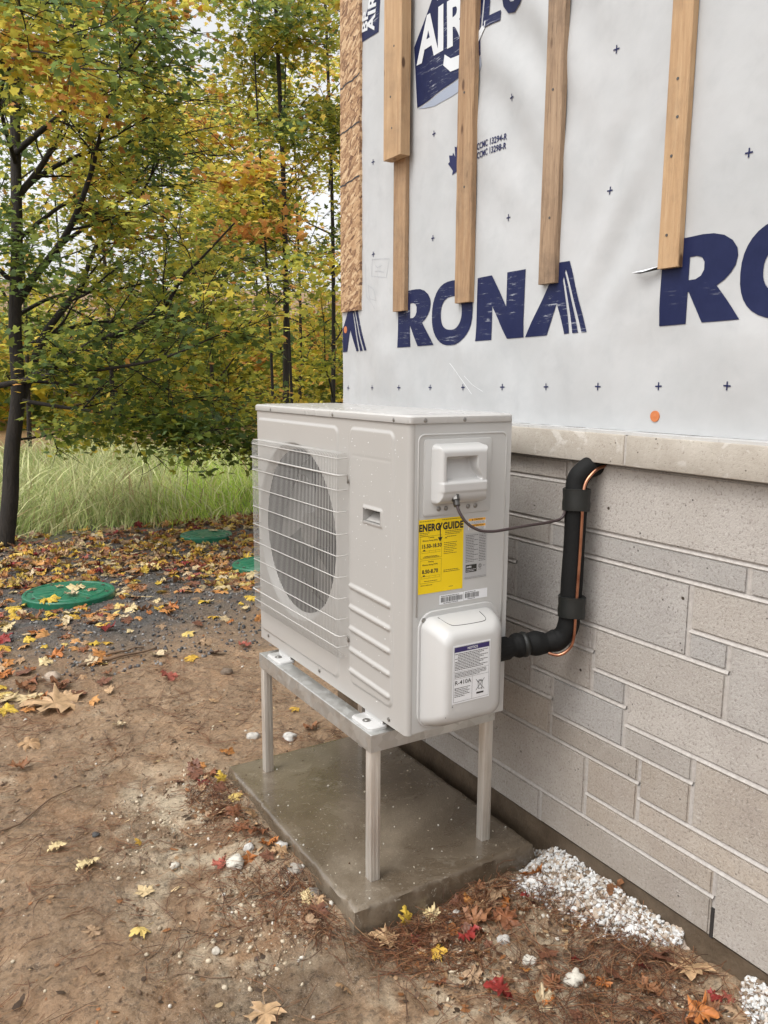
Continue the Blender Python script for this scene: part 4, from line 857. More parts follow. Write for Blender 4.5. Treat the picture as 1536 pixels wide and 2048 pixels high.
# orange sprays nearer the viewer at the top left belong to the same crown colour range
def simple_limbs(base, top, n, rng, reach, low=.25, rise=.5):
    out = []
    for k in range(n):
        t = low+(1-low)*(k+rng.uniform(0, 1))/n; p = base+(top-base)*t; a = rng.uniform(0, 2*np.pi)
        d = np.array([math.cos(a), math.sin(a), rise+rng.uniform(-.25, .4)]); L_ = reach*(1.15-.65*t)*rng.uniform(.7, 1.15); out.append((bend(p, d, L_, rng, 5, .10, .1), .028*(1.3-t)*reach/2))
    return out
def upright(name, label, px, py0, d, h, nl, reach, seed, nsub, ntwig, nleaf, wts, size, stems=((0, 0),), r0=.07, low=.2, group=None, lean=0, keep=None, spread=.16):
    rng = np.random.default_rng(seed); b0 = at(px, py0, d); b0[2] = float(gz(b0[0], b0[1], False))-.05
    limbs = []; first = None
    for k, (dx, dy) in enumerate(stems):
        b_ = b0+np.array([dx, dy, 0]); b_[2] = b0[2]; top = b_+np.array([dx*1.2+lean+rng.normal(0, .2), dy+rng.normal(0, .2), h*(1-.08*k)])
        pts = [b_+(top-b_)*t+np.array([math.sin(t*5+k)*.06, math.cos(t*4+k)*.06, 0]) for t in np.linspace(0, 1, 7)]
        if first is None: first = pts
        else: limbs.append((pts, r0*.75))
        limbs += simple_limbs(b_, top, nl, rng, reach, low)
    return make_tree(name, label, 'tree', b0, first, limbs, seed, nsub, ntwig, nleaf, wts, size, group, (.4, 1.1), spread, keep, r0)
GB = 'trees in the wood beyond the tall grass'
upright('maple_tree', 'cluster of slim dark stems rising behind the heat pump', 572, 900, 11.0, 8.2, 12, 1.35, 21, 4, 6, 15, (.28, .38, .30, .04), .08, ((0, 0), (-.18, .1), (.16, .25)), .052, .30)
upright('maple_tree', 'yellow green tree against the house corner behind the pump stems', 668, 900, 13.5, 9.5, 11, 1.7, 22, 4, 6, 14, (.20, .34, .42, .04), .095, ((0, 0),), .042, .12, GB)
specs = [  # px, dist, height, reach, palette, size, label
 (230, 15.5, 8.5, 2.5, (.30, .42, .24, .04), .14, 'olive leaved tree behind the limbs of the near maple'),
 (430, 17.5, 6.4, 2.2, (.20, .30, .40, .10), .14, 'low golden tree seen between the near maple and the dark stems'),
 (60, 17.0, 9.5, 2.7, (.36, .40, .20, .04), .15, 'tall green tree behind the trunk at the left edge'),
 (600, 20.0, 7.5, 2.6, (.10, .25, .50, .15), .16, 'bright yellow tree low behind the dark slim stems'),
 (330, 24.0, 9.0, 3.2, (.30, .45, .22, .03), .20, 'hazy olive tree far behind the middle of the grass'),
 (140, 26.0, 12.0, 3.4, (.35, .40, .22, .03), .21, 'tall far tree showing through gaps of the left crown'),
 (720, 24.0, 15.0, 3.6, (.30, .38, .28, .04), .20, 'tall far tree cut off by the house corner'),
 (520, 29.0, 10.5, 3.6, (.15, .35, .40, .10), .23, 'far yellowing tree low over the pump top'),
 (-30, 22.0, 12.0, 3.3, (.40, .38, .18, .04), .19, 'far tree at the extreme left behind the trunk')]
for k, (px, d, h, rc, wts, size, lab) in enumerate(specs):
    upright('broadleaf_tree', lab, px, 900, d, h, 13, rc, 40+k, 4, 5, 12, wts, size*.82, ((0, 0),), .05, .04, GB, spread=.28)
# understory mass on the far bank
rng = np.random.default_rng(91); n = 15000
px = rng.uniform(-150, 800, n); d = rng.uniform(24, 40, n); az = YAW+np.arctan((px-768)/FPX); X = CAM[0]+np.sin(az)*d; Y = CAM[1]+np.cos(az)*d
base = gz(X, Y, False); hh = 1.0+3.4*fbm(X*.35, Y*.35, 13, 3); Z = base+rng.uniform(0, 1, n)**.8*hh
P = np.stack([X, Y, Z], -1); cols = palette(P, (.35, .35, .24, .06), rng, 4)
o = scatter(LT, LFc, P, rots(n, .8, rng), rng.uniform(.2, .4, n), cols, 'far_undergrowth', M['leaf_tree']); tag(o, 'dim olive undergrowth of the wood far beyond the grass', 'undergrowth', kind='stuff')

# ================================================================== GRASS
rng = np.random.default_rng(5); n = 52000
X = rng.uniform(-1.6, 7.5, n); Y = rng.uniform(5.9, 12.5, n)
edge_ = 6.05+.35*(fbm(X*1.3, X*0, 77, 3)-.5)*2+.05*X; den = fbm(X*.8, Y*.8, 14, 3)
px_, py_, f_ = project(np.stack([X, Y, Y*0-.5], -1)); q = (Y > edge_+rng.exponential(.12, n)) & (px_ > -90) & (px_ < 800) & (rng.random(n) < .5+den); X, Y, edge_ = X[q], Y[q], edge_[q]; n = len(X)
px_, _, _ = project(np.stack([X, Y, Y*0-.5], -1)); rt = sstep(250, 420, px_+60*(fbm(X, Y, 5, 2)-.5))
tall = .10+.52*fbm(X*1.1, Y*1.1, 33, 3)+.13*(1-rt); tall *= .35+.65*sstep(0, .9, Y-edge_); Hh = tall*(.30+.72*rng.random(n))
t4 = np.array([0, .35, .7, 1.]); wd = np.array([1, .85, .5, .05])
reed = rng.random(n) < .09; Hh = np.where(reed & (Y > edge_+.25), Hh*1.35, Hh); lean = rng.uniform(0, 2*np.pi, n); ln = rng.uniform(.2, 1.15, n); wid = rng.uniform(.002, .0075, n)*(1+(Y-6)*.10)*np.where(reed, 2.1, 1.); lx, ly = np.cos(lean)+.9*(fbm(X*1.5, Y*1.5, 90, 2)-.5)*3, np.sin(lean)
fa = rng.uniform(0, 2*np.pi, n); V = np.zeros((n, 8, 3))
for i in range(4):
    cx = X+lx*Hh*ln*t4[i]**2; cy = Y+ly*Hh*ln*t4[i]**2; cz = gz(X, Y, False)+Hh*(t4[i]-.25*ln*t4[i]**2)
    for s, sg in enumerate((-1, 1)): V[:, i*2+s] = np.stack([cx+sg*np.cos(fa)*wid*wd[i], cy+sg*np.sin(fa)*wid*wd[i], cz], -1)
F = np.array([[0, 1, 3, 2], [2, 3, 5, 4], [4, 5, 7, 6]]); F = (F[None]+(np.arange(n)*8)[:, None, None]).reshape(-1, 4)
ca = np.array([[.38, .48, .20], [.52, .56, .30], [.22, .28, .09], [.74, .68, .46]]); cb = np.array([[.38, .55, .08], [.52, .66, .13], [.28, .44, .07], [.64, .66, .25]])
cc = np.where((rng.random(n) < rt)[:, None], cb[rng.integers(0, 4, n)], ca[rng.integers(0, 4, n)])*rng.uniform(.7, 1.2, (n, 1))
cc = np.where(reed[:, None], np.array([.66, .64, .44])*rng.uniform(.7, 1.2, (n, 1)), cc)
cc = cc*np.array([.95, .98, .72]); dead = rng.random(n) < .11; cc = np.where(dead[:, None], np.array([.36, .27, .13])*rng.uniform(.6, 1.2, (n, 1)), cc)
o = link('tall_grass', arr_mesh('tall_grass', V.reshape(-1, 3), F, np.repeat(cc, 8, 0)), M['grass']); tag(o, 'tall pale green grass and reeds beyond the leaf carpet', 'grass', kind='stuff')

# ================================================================== GREEN LIDS
def riser_lid(x, y, r, lab, tilt, leafy=0):
    z = float(gz(x, y, False))+.012; e = empty('septic_lid', (x, y, z)); tag(e, lab, 'lid', 'green access lids among the fallen leaves')
    mb = MB(); n = 64; c = lambda rr, h: [(x+rr*math.cos(2*math.pi*k/n), y+rr*math.sin(2*math.pi*k/n), z+h+tilt*rr*math.cos(2*math.pi*k/n)) for k in range(n)]
    mb.loft([c(r, -.05), c(r, .022), c(r-.006, .030), c(r-.022, .030), c(r-.026, .024), c(r*.78, .026), c(r*.76, .031), c(r*.3, .036), c(.01, .037)]); mb.build('lid_disc', M['green'], e, angle=30)
    for k in range(8):
        a_ = 2*math.pi*k/8+.3; mb = MB(); px, py = x+(r-.045)*math.cos(a_), y+(r-.045)*math.sin(a_); mb.cyl((px, py, z+.022+tilt*(px-x)), (px, py, z+.031+tilt*(px-x)), .012, 8); mb.build('screw', M['steel'], e)
    mb = MB()
    for k in range(12):
        a_ = 2*math.pi*k/12; ca_, sa_ = math.cos(a_), math.sin(a_); r1, r2, wq = r*.34, r*.74, .004
        mb.tube([(x+ca_*r1, y+sa_*r1, z+.035+tilt*ca_*r1), (x+ca_*r2, y+sa_*r2, z+.030+tilt*ca_*r2)], wq, 5)
    rb = mb.build('rib', M['green'], e); rb['kind'] = 'stuff'
riser_lid(-.13, 3.84, .285, 'large green round lid on the left, partly covered by yellow leaves', .0)
riser_lid(1.33, 5.40, .23, 'farthest green round lid at the edge of the grass', .0)
riser_lid(1.31, 4.02, .24, 'green round lid half hidden behind the heat pump', .02)

# ================================================================== FALLEN LEAVES
rng = np.random.default_rng(17)
PAL = {'yellow': [(.70, .48, .07), (.76, .56, .18), (.66, .40, .06)], 'orange': [(.55, .24, .07), (.64, .32, .11), (.50, .18, .05)], 'cream': [(.76, .60, .32), (.70, .56, .36), (.66, .50, .28)],
       'rust brown': [(.26, .10, .045), (.20, .085, .05), (.33, .15, .07)], 'red': [(.30, .035, .03), (.48, .14, .10), (.24, .03, .028)], 'tan': [(.48, .30, .16), (.42, .28, .17), (.55, .36, .20)]}
variants = {}
def leaf_variant(cname, k):
    key = (cname, k)
    if key not in variants:
        r = np.random.default_rng(100+len(variants)); V, F = maple(r.uniform(.0, .40), r.uniform(-.15, .75), True, r)
        # petiole
        st = np.array([[-.008, -.36, 0], [.008, -.36, 0], [.03, -.85, .05], [.018, -.85, .05]]); n = len(V); V = np.concatenate([V, st]); F = np.concatenate([F, [[n, n+1, n+2], [n, n+2, n+3]]])
        base = np.array(PAL[cname][k % 3]); c = base*r.uniform(.85, 1.1, (len(V), 1)); c[np.arange(len(V)) % 5 == 0] *= .72
        variants[key] = arr_mesh('fallen_leaf', V, F, c); variants[key].materials.append(M['leaf_fall'])
    return variants[key]
def surf(x, y):
    """height of whatever a small thing would rest on at (x,y)"""
    if sx0 < x < sx1 and sy0 < y < sy1: return sz+.001
    return float(gz(x, y))
def put_leaf(x, y, size, cname, k, lab, group=None, rz=None, tilt=(0, 0), z=None, dz=.012):
    o = bpy.data.objects.new('fallen_leaf', leaf_variant(cname, k)); C.objects.link(o); o.location = (x, y, (surf(x, y) if z is None else z)+dz); o.scale = (size, size, size)
    o.rotation_euler = (tilt[0], tilt[1], rng.uniform(0, 6.28) if rz is None else rz); tag(o, lab, 'leaf', group); return o
HERO = [(-.652,.661,.075,'cream',0,'large cream maple leaf alone on the mud at left',2.0,(.1,.25)), (-.334,.449,.055,'red',1,'pale pink red leaf on the mud left of the slab',.4,(.1,0)), (-.496,.703,.035,'yellow',2,'small amber leaf standing on edge on the mud',1.0,(.7,.2)),
 (-.53,1.96,.29,'tan',2,'biggest orange tan leaf lying far left on the mud',1.2,(.05,.05)), (-.06,1.123,.07,'orange',0,'bright orange leaf beside the far left corner of the slab',.5,(.2,.3)), (-.170,.885,.05,'yellow',0,'yellow leaf propped against the left edge of the slab',.2,(1.0,.2)),
 (.328,1.365,.06,'yellow',2,'yellow leaf seen under the heat pump between the legs',.9,(.1,.1)), (.314,1.171,.07,'rust brown',2,'rust leaf at the back edge of the slab under the pump',2.9,(.3,.2)), (-.076,-.03,.085,'tan',2,'tan maple leaf below the nearest corner of the slab',.9,(.25,.1)),
 (.006,.0,.055,'yellow',0,'yellow green oval leaf leaning upright on the near slab edge',.2,(1.2,.3)), (.043,-.098,.06,'tan',1,'dull greenish tan leaf in front of the slab',2.0,(.1,.1)), (.007,-.139,.05,'yellow',2,'crumpled yellow leaf in front of the slab',4.2,(.4,.2)),
 (.052,-.322,.075,'red',0,'deep red crumpled leaf near the bottom of the view',1.0,(.3,.2)), (-.246,-.131,.05,'tan',0,'curled tan leaf on the wet mud near the bottom',1.6,(.8,.2)), (.492,-.255,.07,'rust brown',2,'brown leaf stuck to the footing above the white rubble',.3,(.9,-.9)),
 (.385,-.055,.07,'orange',2,'brown orange leaf curled on top of the white rubble',2.4,(.7,.4)), (.268,-.045,.085,'tan',1,'tan leaf beside the right near edge of the slab',2.2,(.2,.1)), (.448,-.53,.10,'tan',2,'large tan orange leaf by the footing at bottom right',2.2,(.25,.2)),
 (.42,-.47,.07,'rust brown',1,'dark purple brown leaf between rubble and big tan leaf',1.2,(.3,.3)), (-.43,-.102,.09,'tan',2,'soaked orange tan leaf lying flat at the bottom edge',2.8,(.02,.02)), (-.702,.353,.05,'tan',1,'small olive tan leaf on the mud at lower left',.2,(.2,.2)),
 (-.595,.311,.06,'yellow',1,'yellow leaf beside a clump of pine needles',1.9,(.2,.1)), (-.544,.456,.06,'cream',2,'torn cream leaf fragment on the mud at left',.3,(.05,.05)), (-.347,1.562,.06,'cream',1,'pale leaf half way up the mud at left',1.3,(.1,.2)),
 (.461,2.265,.075,'red',1,'crimson leaf on the gravel just left of the pump stand',.8,(.2,.1)), (-.712,.789,.06,'cream',0,'cream leaf near the left border level with the slab',1.8,(.0,.1)), (-.165,.622,.06,'tan',0,'tan leaf leaning on the middle of the slab left edge',.6,(.5,.5)),
 (-.188,.508,.07,'rust brown',0,'brown leaf in the needle pile at the slab left edge',1.7,(.4,.3)), (-.187,.44,.06,'orange',2,'orange brown leaf low in the needle pile by the slab',2.7,(.3,.1)), (-.175,.75,.055,'yellow',1,'pale yellow leaf in the litter along the slab left edge',4.7,(.3,.1)),
 (.15,-.10,.075,'rust brown',2,'dark brown leaf in the needles before the near slab face',4.0,(.3,.2)), (.22,-.14,.08,'rust brown',0,'broad brown leaf between slab and white rubble',5.0,(.2,.3)), (.10,-.14,.06,'red',0,'small red leaf among needles before the slab',3.0,(.4,.3)), (.31,-.42,.06,'rust brown',1,'dark red brown leaf at the lower end of the rubble',1.0,(.4,.2)),
 (.36,-.62,.08,'orange',2,'orange brown leaf at the bottom edge near the wall',3.6,(.3,.3))]
for x, y, s, cn, k, lab, rz, tl in HERO:
    put_leaf(x, y, s*.82, cn, k, lab, None, rz, tl, None, .010+.25*s*abs(math.sin(tl[0])))
for (x, y, s, cn, k, lab) in ((-.08, 3.86, .11, 'cream', 0, 'cream maple leaf lying in the middle of the large green lid'), (-.14, 3.70, .08, 'cream', 1, 'small cream leaf on the front of the large green lid'), (-.28, 3.66, .12, 'yellow', 0, 'yellow leaf overlapping the left front rim of the large green lid'), (-.0, 3.78, .06, 'tan', 0, 'tan leaf on the right half of the large green lid'), (1.42, 5.45, .09, 'cream', 2, 'pale leaf lying on the farthest green lid'), (-.17, 3.95, .05, 'tan', 2, 'little tan leaf at the back of the large green lid')):
    put_leaf(x, y, s, cn, k, lab, None, None, (.08, .05), float(gz(x, y, False)) if False else float(gz(-.13, 3.84, False) if y < 4.3 else gz(1.33, 5.4, False))+.05, .008)
# the carpet
n = 10500; X = rng.uniform(-2.4, 4.2, n); Y = 1.3+5.6*rng.random(n)**.75
den = .03+.20*sstep(2.1, 2.8, Y)+.8*sstep(2.75, 4.1, Y+.8*(fbm(X*1.1, Y*1.1, 61, 3)-.5)); cl_ = fbm(X*2.2, Y*2.2, 65, 3); den *= .35+1.3*sstep(.35, .65, cl_)
den = np.where((Y < 2.6) & (X < -.2) & (Y > 1.9), np.maximum(den, .35), den)
px_, py_, f_ = project(np.stack([X, Y, X*0-.52], -1)); q = (rng.random(n) < den) & (px_ > -60) & (px_ < 760) & (Y < 6.3)
for cx, cy, r_ in ((-.13, 3.84, .30), (1.33, 5.40, .24), (1.31, 4.02, .25)): q &= np.hypot(X-cx, Y-cy) > r_
q &= ~((X > sx0-.02) & (X < .6) & (Y < .95)); X, Y, f_ = X[q], Y[q], f_[q]; n = len(X)
nm = ['yellow', 'orange', 'cream', 'rust brown', 'red', 'tan']; pr = np.array([.27, .20, .14, .19, .05, .15]); ci = rng.choice(6, n, p=pr); sz_ = rng.uniform(.035, .092, n)
od = np.argsort(f_); px_, py_, _ = project(np.stack([X, Y, X*0-.52], -1)); vis = (px_ > -10) & (px_ < 530) | (px_ < 530)
vis &= ~((px_ > 505) & (py_ < 1290)); near_i = [i for i in od if vis[i] and px_[i] > -8][:180]; ns = set(near_i)
for i in near_i:
    cn = nm[ci[i]]; z_ = ('on the brown mud before the gravel' if Y[i] < 2.45 else 'on the gravel '+('in front of the large green lid' if py_[i] > 1215 else 'behind the large green lid' if px_[i] < 250 and py_[i] < 1155 else 'left of the large green lid' if px_[i] < 120 else 'right of the large green lid' if py_[i] > 1130 else 'between the large and farthest green lids')); sz_w = 'big' if sz_[i] > .078 else 'small' if sz_[i] < .06 else 'middling'
    put_leaf(X[i], Y[i], sz_[i], cn, int(rng.integers(0, 3)), f'{sz_w} {cn} maple leaf {z_}', 'fallen maple leaves scattered over mud and gravel', None, (rng.normal(0, .22), rng.normal(0, .22)), None, .012)
rest = np.array([i for i in range(n) if i not in ns]); LH, LHF = maple(.3, .35, True, np.random.default_rng(3)); 
cols = np.array([PAL[nm[ci[i]]][int(rng.integers(0, 3))] for i in rest])*rng.uniform(.7, 1.1, (len(rest), 1))
P = np.stack([X[rest], Y[rest], gz(X[rest], Y[rest])+.010+.022*rng.random(len(rest))], -1); m_ = len(rest)
TT = np.stack([maple(f_, d_, True, np.random.default_rng(300+i))[0] for i, (f_, d_) in enumerate(((.1, .2), (.3, .5), (.5, -.2), (.0, .9), (.6, .6), (.2, -.4), (.45, 1.1), (.15, .05)))])
V = TT[rng.integers(0, len(TT), m_)]*(sz_[rest][:, None, None]*rng.uniform(.75, 1.15, (m_, 1, 3))); V = np.einsum('nij,nvj->nvi', rots(m_, .38, rng), V)+P[:, None, :]
cv_ = np.repeat(cols, V.shape[1], 0).reshape(m_, -1, 3)*rng.uniform(.62, 1.12, (m_, V.shape[1], 1))
o = link('leaf_litter', arr_mesh('leaf_litter', V.reshape(-1, 3), (LHF[None]+(np.arange(m_)*V.shape[1])[:, None, None]).reshape(-1, 3), cv_.reshape(-1, 3)), M['leaf_fall']); tag(o, 'dense carpet of yellow orange and brown leaves before the grass', 'leaf litter', kind='stuff')

# small browned leaves caught along the slab edges and by the wall
k = 0
while k < 82:
    zone = k % 3
    if zone == 0: x, y, w_ = -.20+rng.normal(0, .05), rng.uniform(.02, 1.05), 'in the needle litter left of the slab'
    elif zone == 1: x, y, w_ = rng.uniform(-.08, .36), -.10+rng.normal(0, .07), 'in the litter before the near face of the slab'
    else: x, y, w_ = rng.uniform(.10, .46), rng.uniform(-.70, -.25), 'in the needle litter near the wall at bottom right'
    if sx0-.02 < x < sx1+.02 and sy0-.02 < y < sy1: continue
    cn = ['rust brown', 'rust brown', 'tan', 'orange', 'red', 'rust brown', 'tan', 'cream'][int(rng.integers(0, 8))]; s_ = rng.uniform(.022, .055); q = 'big' if s_ > .042 else 'small'
    put_leaf(x, y, s_, cn, int(rng.integers(0, 3)), f'{q} {cn} crumpled leaf {w_}', 'crumpled leaves caught round the slab', None, (rng.normal(0, .4), rng.normal(0, .4)), None, .008); k += 1

# ================================================================== PINE NEEDLES
rng = np.random.default_rng(23)
def needle_field(n):
    out = []
    a = n//2; out.append(np.stack([rng.uniform(-1.5, .5, a), rng.uniform(-.75, 2.3, a)], -1))
    b_ = n//11; t = rng.uniform(.0, 1, b_); out.append(np.stack([-.21+rng.normal(0, .07, b_), .02+t*.9], -1))
    c_ = n//8; out.append(np.stack([rng.uniform(-.15, .45, c_), -.06+rng.normal(0, .055, c_)], -1))
    d_ = n//8; out.append(np.stack([rng.uniform(.05, .48, d_), rng.uniform(-.75, -.15, d_)], -1))
    return np.concatenate(out)
P2 = needle_field(6000); k = fbm(P2[:, 0]*5, P2[:, 1]*5, 19, 3); P2 = P2[rng.random(len(P2)) < .18+1.2*sstep(.42, .66, k)]
P2 = P2[~((P2[:, 0] > sx0-.01) & (P2[:, 0] < sx1+.01) & (P2[:, 1] > sy0-.01) & (P2[:, 1] < sy1))]
P2 = np.repeat(P2, 2, 0); n = len(P2); ang = np.repeat(rng.uniform(0, 2*np.pi, n//2), 2)+rng.normal(0, .12, n); Ln = rng.uniform(.05, .12, n); cv = rng.normal(0, .9, n); S = 5; V = np.zeros((n, S*3, 3)); rad_ = rng.uniform(.0005, .0008, n)
lift0 = rng.exponential(.007, n); tl_ = rng.normal(0, .10, n)
for i in range(S):
    t = i/(S-1); th = ang+cv*(t-.5)*.6; cx = P2[:, 0]+np.cos(th)*Ln*(t-.3); cy = P2[:, 1]+np.sin(th)*Ln*(t-.3); cz = gz(cx, cy)+.0015+lift0+np.abs(tl_)*Ln*t
    inside_ = (cx > sx0) & (cx < sx1) & (cy > sy0) & (cy < sy1); cz = np.where(inside_, np.maximum(cz, sz+.002), cz)
    for j in range(3):
        a_ = 2*np.pi*j/3; V[:, i*3+j] = np.stack([cx-np.sin(th)*np.cos(a_)*rad_, cy+np.cos(th)*np.cos(a_)*rad_, cz+np.sin(a_)*rad_], -1)
bad = ((V[:, :, 0] > sx0-.004) & (V[:, :, 0] < sx1+.004) & (V[:, :, 1] > sy0-.004) & (V[:, :, 1] < sy1)).any(1); V = V[~bad]; n = len(V)
F = np.array([[i*3+j, i*3+(j+1) % 3, i*3+3+(j+1) % 3, i*3+3+j] for i in range(S-1) for j in range(3)]); F = (F[None]+(np.arange(n)*S*3)[:, None, None]).reshape(-1, 4)
nc = np.array([[.17, .065, .03], [.24, .105, .05], [.11, .045, .025], [.30, .17, .09], [.06, .03, .02]])[rng.integers(0, 5, n)]*rng.uniform(.8, 1.2, (n, 1))
o = link('pine_needles', arr_mesh('pine_needles', V.reshape(-1, 3), F, np.repeat(nc, S*3, 0)), M['needle']); tag(o, 'reddish brown pine needles strewn over the mud round the slab', 'pine needles', kind='stuff')

# ================================================================== STONES, CRUMBS, RUBBLE, STICKS
def rock_tpl(seed, sub=2):
    b = bmesh.new(); bmesh.ops.create_icosphere(b, subdivisions=sub, radius=1); r = np.random.default_rng(seed)
    for v in b.verts:
        c = v.co; q = .62+.6*float(vnoise(c.x*1.6+seed, c.y*1.6+c.z*1.3, seed))+.30*float(vnoise(c.x*4+seed, c.y*4+c.z*4, seed+1))+.16*float(vnoise(c.x*10+seed, c.y*10+c.z*9, seed+2)); v.co = c*q; v.co.z *= .7
    b.verts.ensure_lookup_table(); V = np.array([v.co[:] for v in b.verts]); b.faces.ensure_lookup_table(); F = np.array([[v.index for v in f.verts] for f in b.faces]); b.free(); return V, F
STN = [(.198,1.133,.030,(.62,.60,.56),'white lump of mortar behind the slab seen between the legs'), (.073,1.207,.028,(.60,.57,.52),'white lump of mortar beside the far left leg'), (-.453,.146,.012,(.55,.50,.42),'shiny round pale pebble on the mud at lower left'),
 (.251,1.96,.030,(.20,.15,.11),'dark clod of earth on the mud under the far frame'), (-.485,2.278,.040,(.50,.40,.31),'flat tan stone at the far left of the mud'), (-.161,.418,.022,(.62,.60,.56),'white mortar lump touching the slab left edge'), (-.172,.291,.022,(.38,.34,.29),'grey stone in the litter left of the slab'),
 (-.175,.184,.024,(.24,.21,.18),'dark grey stone near the front left slab corner'), (.181,-.277,.018,(.66,.62,.54),'cream mortar lump on the mud in front of the rubble'), (.227,-.381,.026,(.62,.58,.50),'larger cream lump at the foot of the rubble'), (-.30,.42,.030,(.66,.62,.54),'flat white lump among cream crumbs left of the slab'),
 (-.24,.46,.016,(.64,.62,.58),'small white lump left of the slab middle'), (.13,-.05,.016,(.55,.52,.47),'white chip just before the near slab face'), (.17,-.19,.018,(.55,.52,.48),'white chip among brown leaves before the slab'), (-.44,.526,.014,(.58,.54,.46),'little tan stone on the mud left of the slab'), (-.60,.80,.012,(.10,.10,.10),'little black stone on the mud at left')]
for k, (x, y, r_, c_, lab) in enumerate(STN):
    r_ *= .8; c_ = tuple(q*.85 for q in c_)
    V, F = rock_tpl(200+k, 3); me = arr_mesh('stone', V*r_, F, np.tile(c_, (len(V), 1))); o = link('stone', me, M['stone'], None, k == 2); o.location = (x, y, surf(x, y)+r_*.35); o.rotation_euler = (0, 0, k*1.3); tag(o, lab, 'stone')
rng = np.random.default_rng(29)
def crumbs(name, lab, cat, X, Y, s, cols, z0=None, sub=1, seed=5):
    V, F = rock_tpl(seed, sub); n = len(X); Z = gz(X, Y)+s*.3 if z0 is None else z0; return tag(scatter(V, F, np.stack([X, Y, Z], -1), rots(n, 1., rng), s[:, None]*rng.uniform(.6, 1.3, (n, 3)), cols, name, M['stone'], None, False), lab, cat, kind='stuff')
n = 9000; X = rng.uniform(-1.8, 3.2, n); Y = rng.uniform(2.2, 5.8, n); q = rng.random(n) < sstep(.4, .6, fbm(X*1.7, Y*1.7, 41, 5)*.6+.3+.1*(Y-2.2)); X, Y = X[q], Y[q]
cc = np.array([[.10, .095, .095], [.16, .155, .15], [.06, .06, .06], [.26, .25, .24]])[rng.integers(0, 4, len(X))]
crumbs('gravel', 'dark grey gravel between the mud and the leaf carpet', 'gravel', X, Y, rng.uniform(.003, .011, len(X)), cc)
n = 7500; X = np.concatenate([rng.uniform(-1.4, .45, n//3), -.30+rng.normal(0, .12, n//3), rng.uniform(.0, .45, n-2*(n//3))]); Y = np.concatenate([rng.uniform(-.7, 2.4, n//3), rng.uniform(-.02, 1.0, n//3), rng.uniform(-.7, 0.0, n-2*(n//3))])
q = ~((X > sx0-.01) & (Y > sy0-.01) & (Y < sy1+.01)) & (rng.random(n) < .15+1.2*sstep(.42, .62, fbm(X*6, Y*6, 52, 3))); X, Y = X[q], Y[q]
cc = np.array([[.54, .46, .34], [.42, .34, .24], [.24, .165, .105], [.15, .10, .065], [.62, .58, .51]])[rng.choice(5, len(X), p=[.22, .24, .28, .16, .10])]
crumbs('mud_crumbs', 'cream and brown crumbs of mortar and earth on the mud', 'crumbs', X, Y, (.001+.006*rng.random(len(X))**3), cc)
# rubble heap along the footing
gx_ = np.linspace(.26, .512, 110); gy_ = np.linspace(-.95, .10, 400); Xr, Yr = np.meshgrid(gx_, gy_)
wid_ = .16*sstep(.06, -.08, Yr)*sstep(-.50, -.30, Yr)+.13*sstep(-.60, -.72, Yr)+.035*sstep(.13, .04, Yr)*sstep(-.2, .0, Yr); wid_ = wid_*(.75+.6*fbm(Yr*9, Yr*0, 6, 3))
k = (Xr-(.505-wid_))/np.maximum(wid_, 1e-3); h_ = np.clip(k, 0, 1)*sstep(.0, .03, wid_); Zr = gz(Xr, Yr)-.012+h_**.7*.040+(.026*(fbm(Xr*45, Yr*45, 8, 3)-.5)+.022*(fbm(Xr*120, Yr*120, 28, 2)-.5))*sstep(0, .3, h_)
Fi = np.arange(Xr.size).reshape(Xr.shape); F = np.stack([Fi[:-1, :-1], Fi[:-1, 1:], Fi[1:, 1:], Fi[1:, :-1]], -1).reshape(-1, 4); F = F[(h_.ravel()[F] > .03).all(1)]
cz_ = fbm(Xr*30, Yr*30, 44, 4)[..., None]; colr = np.array([.66, .65, .63])*sstep(.35, .6, cz_)+np.array([.40, .32, .25])*(1-sstep(.35, .6, cz_))
o = link('mortar_rubble', arr_mesh('mortar_rubble', np.stack([Xr, Yr, Zr], -1).reshape(-1, 3), F, colr.reshape(-1, 3)), M['rubble'], None, True); tag(o, 'crumbled white mortar heaped along the foot of the block wall', 'rubble', kind='stuff')
n = 9000; Y = rng.uniform(-.95, .09, n); wq = np.interp(Y, gy_, wid_.max(1)); X = .505-wq*np.abs(rng.normal(0, .62, n)); q = wq > .02; X, Y, wq = X[q], Y[q], wq[q]
q = X > .16; X, Y, wq = X[q], Y[q], wq[q]; kx = np.clip((X-(.505-wq))/wq, 0, 1); Z = gz(X, Y)-.008+kx**.7*.040; s = .0012+.0058*rng.random(len(X))**3; cc = np.array([[.58, .57, .55], [.42, .36, .30], [.20, .145, .10], [.64, .64, .63]])[rng.integers(0, 4, len(X))]
crumbs('mortar_chunks', 'white crumbs lying on the mortar rubble by the wall', 'rubble', X, Y, s, cc, Z, 2, 77)
# twigs on the ground
for k, (x, y, L_, a_, r_, lab) in enumerate(((-.35, 2.36, .42, .25, .009, 'long pale stick lying across the mud at far left'), (-.20, 2.46, .22, .35, .007, 'short stick above the long pale one'), (-.86, .95, .36, .65, .0035, 'thin twig slanting over the mud at the left border'), (-.45, .05, .20, 2.6, .0018, 'fine twig on the wet mud at the bottom'), (-.38, .62, .22, 2.5, .002, 'thin reddish twig on the mud left of the slab'))):
    pts = [(x+math.cos(a_)*L_*t, y+math.sin(a_)*L_*t+.012*math.sin(t*9+k), surf(x+math.cos(a_)*L_*t, y+math.sin(a_)*L_*t)+r_+.003) for t in np.linspace(0, 1, 9)]
    o = MB().tube(pts, [r_*(1-.5*i/8) for i in range(9)], 7).build('stick', M['stick'], None, smooth=True); tag(o, lab, 'stick')
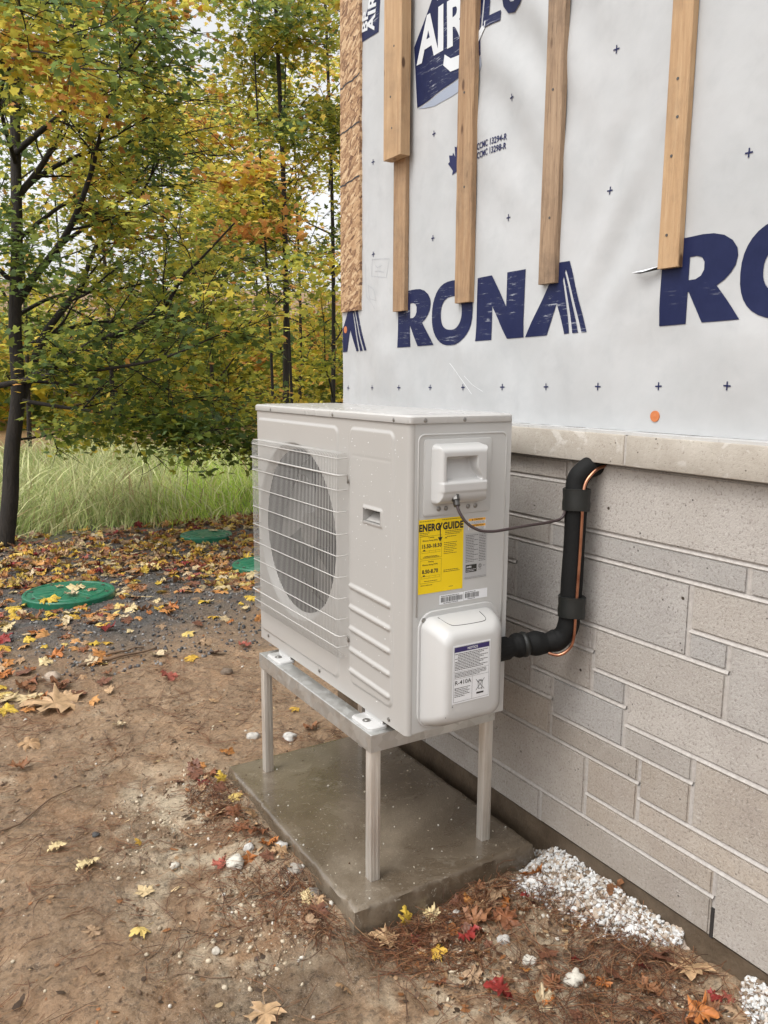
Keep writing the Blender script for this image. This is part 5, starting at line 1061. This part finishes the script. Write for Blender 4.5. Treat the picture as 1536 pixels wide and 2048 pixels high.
# needles and flecks on the slab
rng = np.random.default_rng(31); n = 260; X = rng.uniform(sx0+.01, sx1-.01, n); Y = rng.uniform(sy0+.01, sy1-.01, n); k = np.minimum(X-sx0, np.minimum(Y-sy0, sx1-X)); q = rng.random(n) < .25+np.exp(-k/.03); X, Y = X[q], Y[q]
cc = np.array([[.6, .57, .5], [.5, .44, .34], [.12, .08, .05]])[rng.integers(0, 3, len(X))]; crumbs('slab_crumbs', 'tiny pale crumbs lying on the wet concrete slab', 'crumbs', X, Y, rng.uniform(.001, .0035, len(X)), cc, np.full(len(X), sz+.0015))

# torn leaf and bark fragments pressed into the mud
rng = np.random.default_rng(37); n = 13000; X = np.concatenate([rng.uniform(-1.5, .5, n//2), -.20+rng.normal(0, .06, n//4), rng.uniform(-.15, .49, n-n//2-n//4)]); Y = np.concatenate([rng.uniform(-.75, 3.2, n//2), rng.uniform(-.02, .95, n//4), -.10+rng.normal(0, .16, n-n//2-n//4)])
q = ~((X > sx0-.008) & (Y > sy0-.008) & (Y < sy1+.01)) & (rng.random(n) < .12+1.2*sstep(.42, .62, fbm(X*4, Y*4, 57, 3))) & (X < .50) & (Y > -.8); X, Y = X[q], Y[q]; n = len(X)
FV = np.array([[-1, -.3, 0], [-.2, -.6, .12], [.9, -.35, 0], [1.1, .2, .1], [.1, .55, .0], [-.8, .4, .15], [0, 0, .2]]); FF = np.array([[i, (i+1) % 6, 6] for i in range(6)])
cc = np.array([[.12, .065, .035], [.22, .12, .06], [.07, .045, .03], [.38, .24, .13], [.30, .13, .05], [.55, .40, .22]])[rng.choice(6, n, p=[.26, .2, .22, .14, .12, .06])]*rng.uniform(.8, 1.2, (n, 1))
o = scatter(FV, FF, np.stack([X, Y, gz(X, Y)+.0025], -1), rots(n, .25, rng), (.002+.010*rng.random((n, 1))**2)*rng.uniform(.35, 1.3, (n, 3)), cc, 'leaf_fragments', M['leaf_fall']); tag(o, 'brown leaf and bark fragments pressed into the mud', 'leaf fragments', kind='stuff')
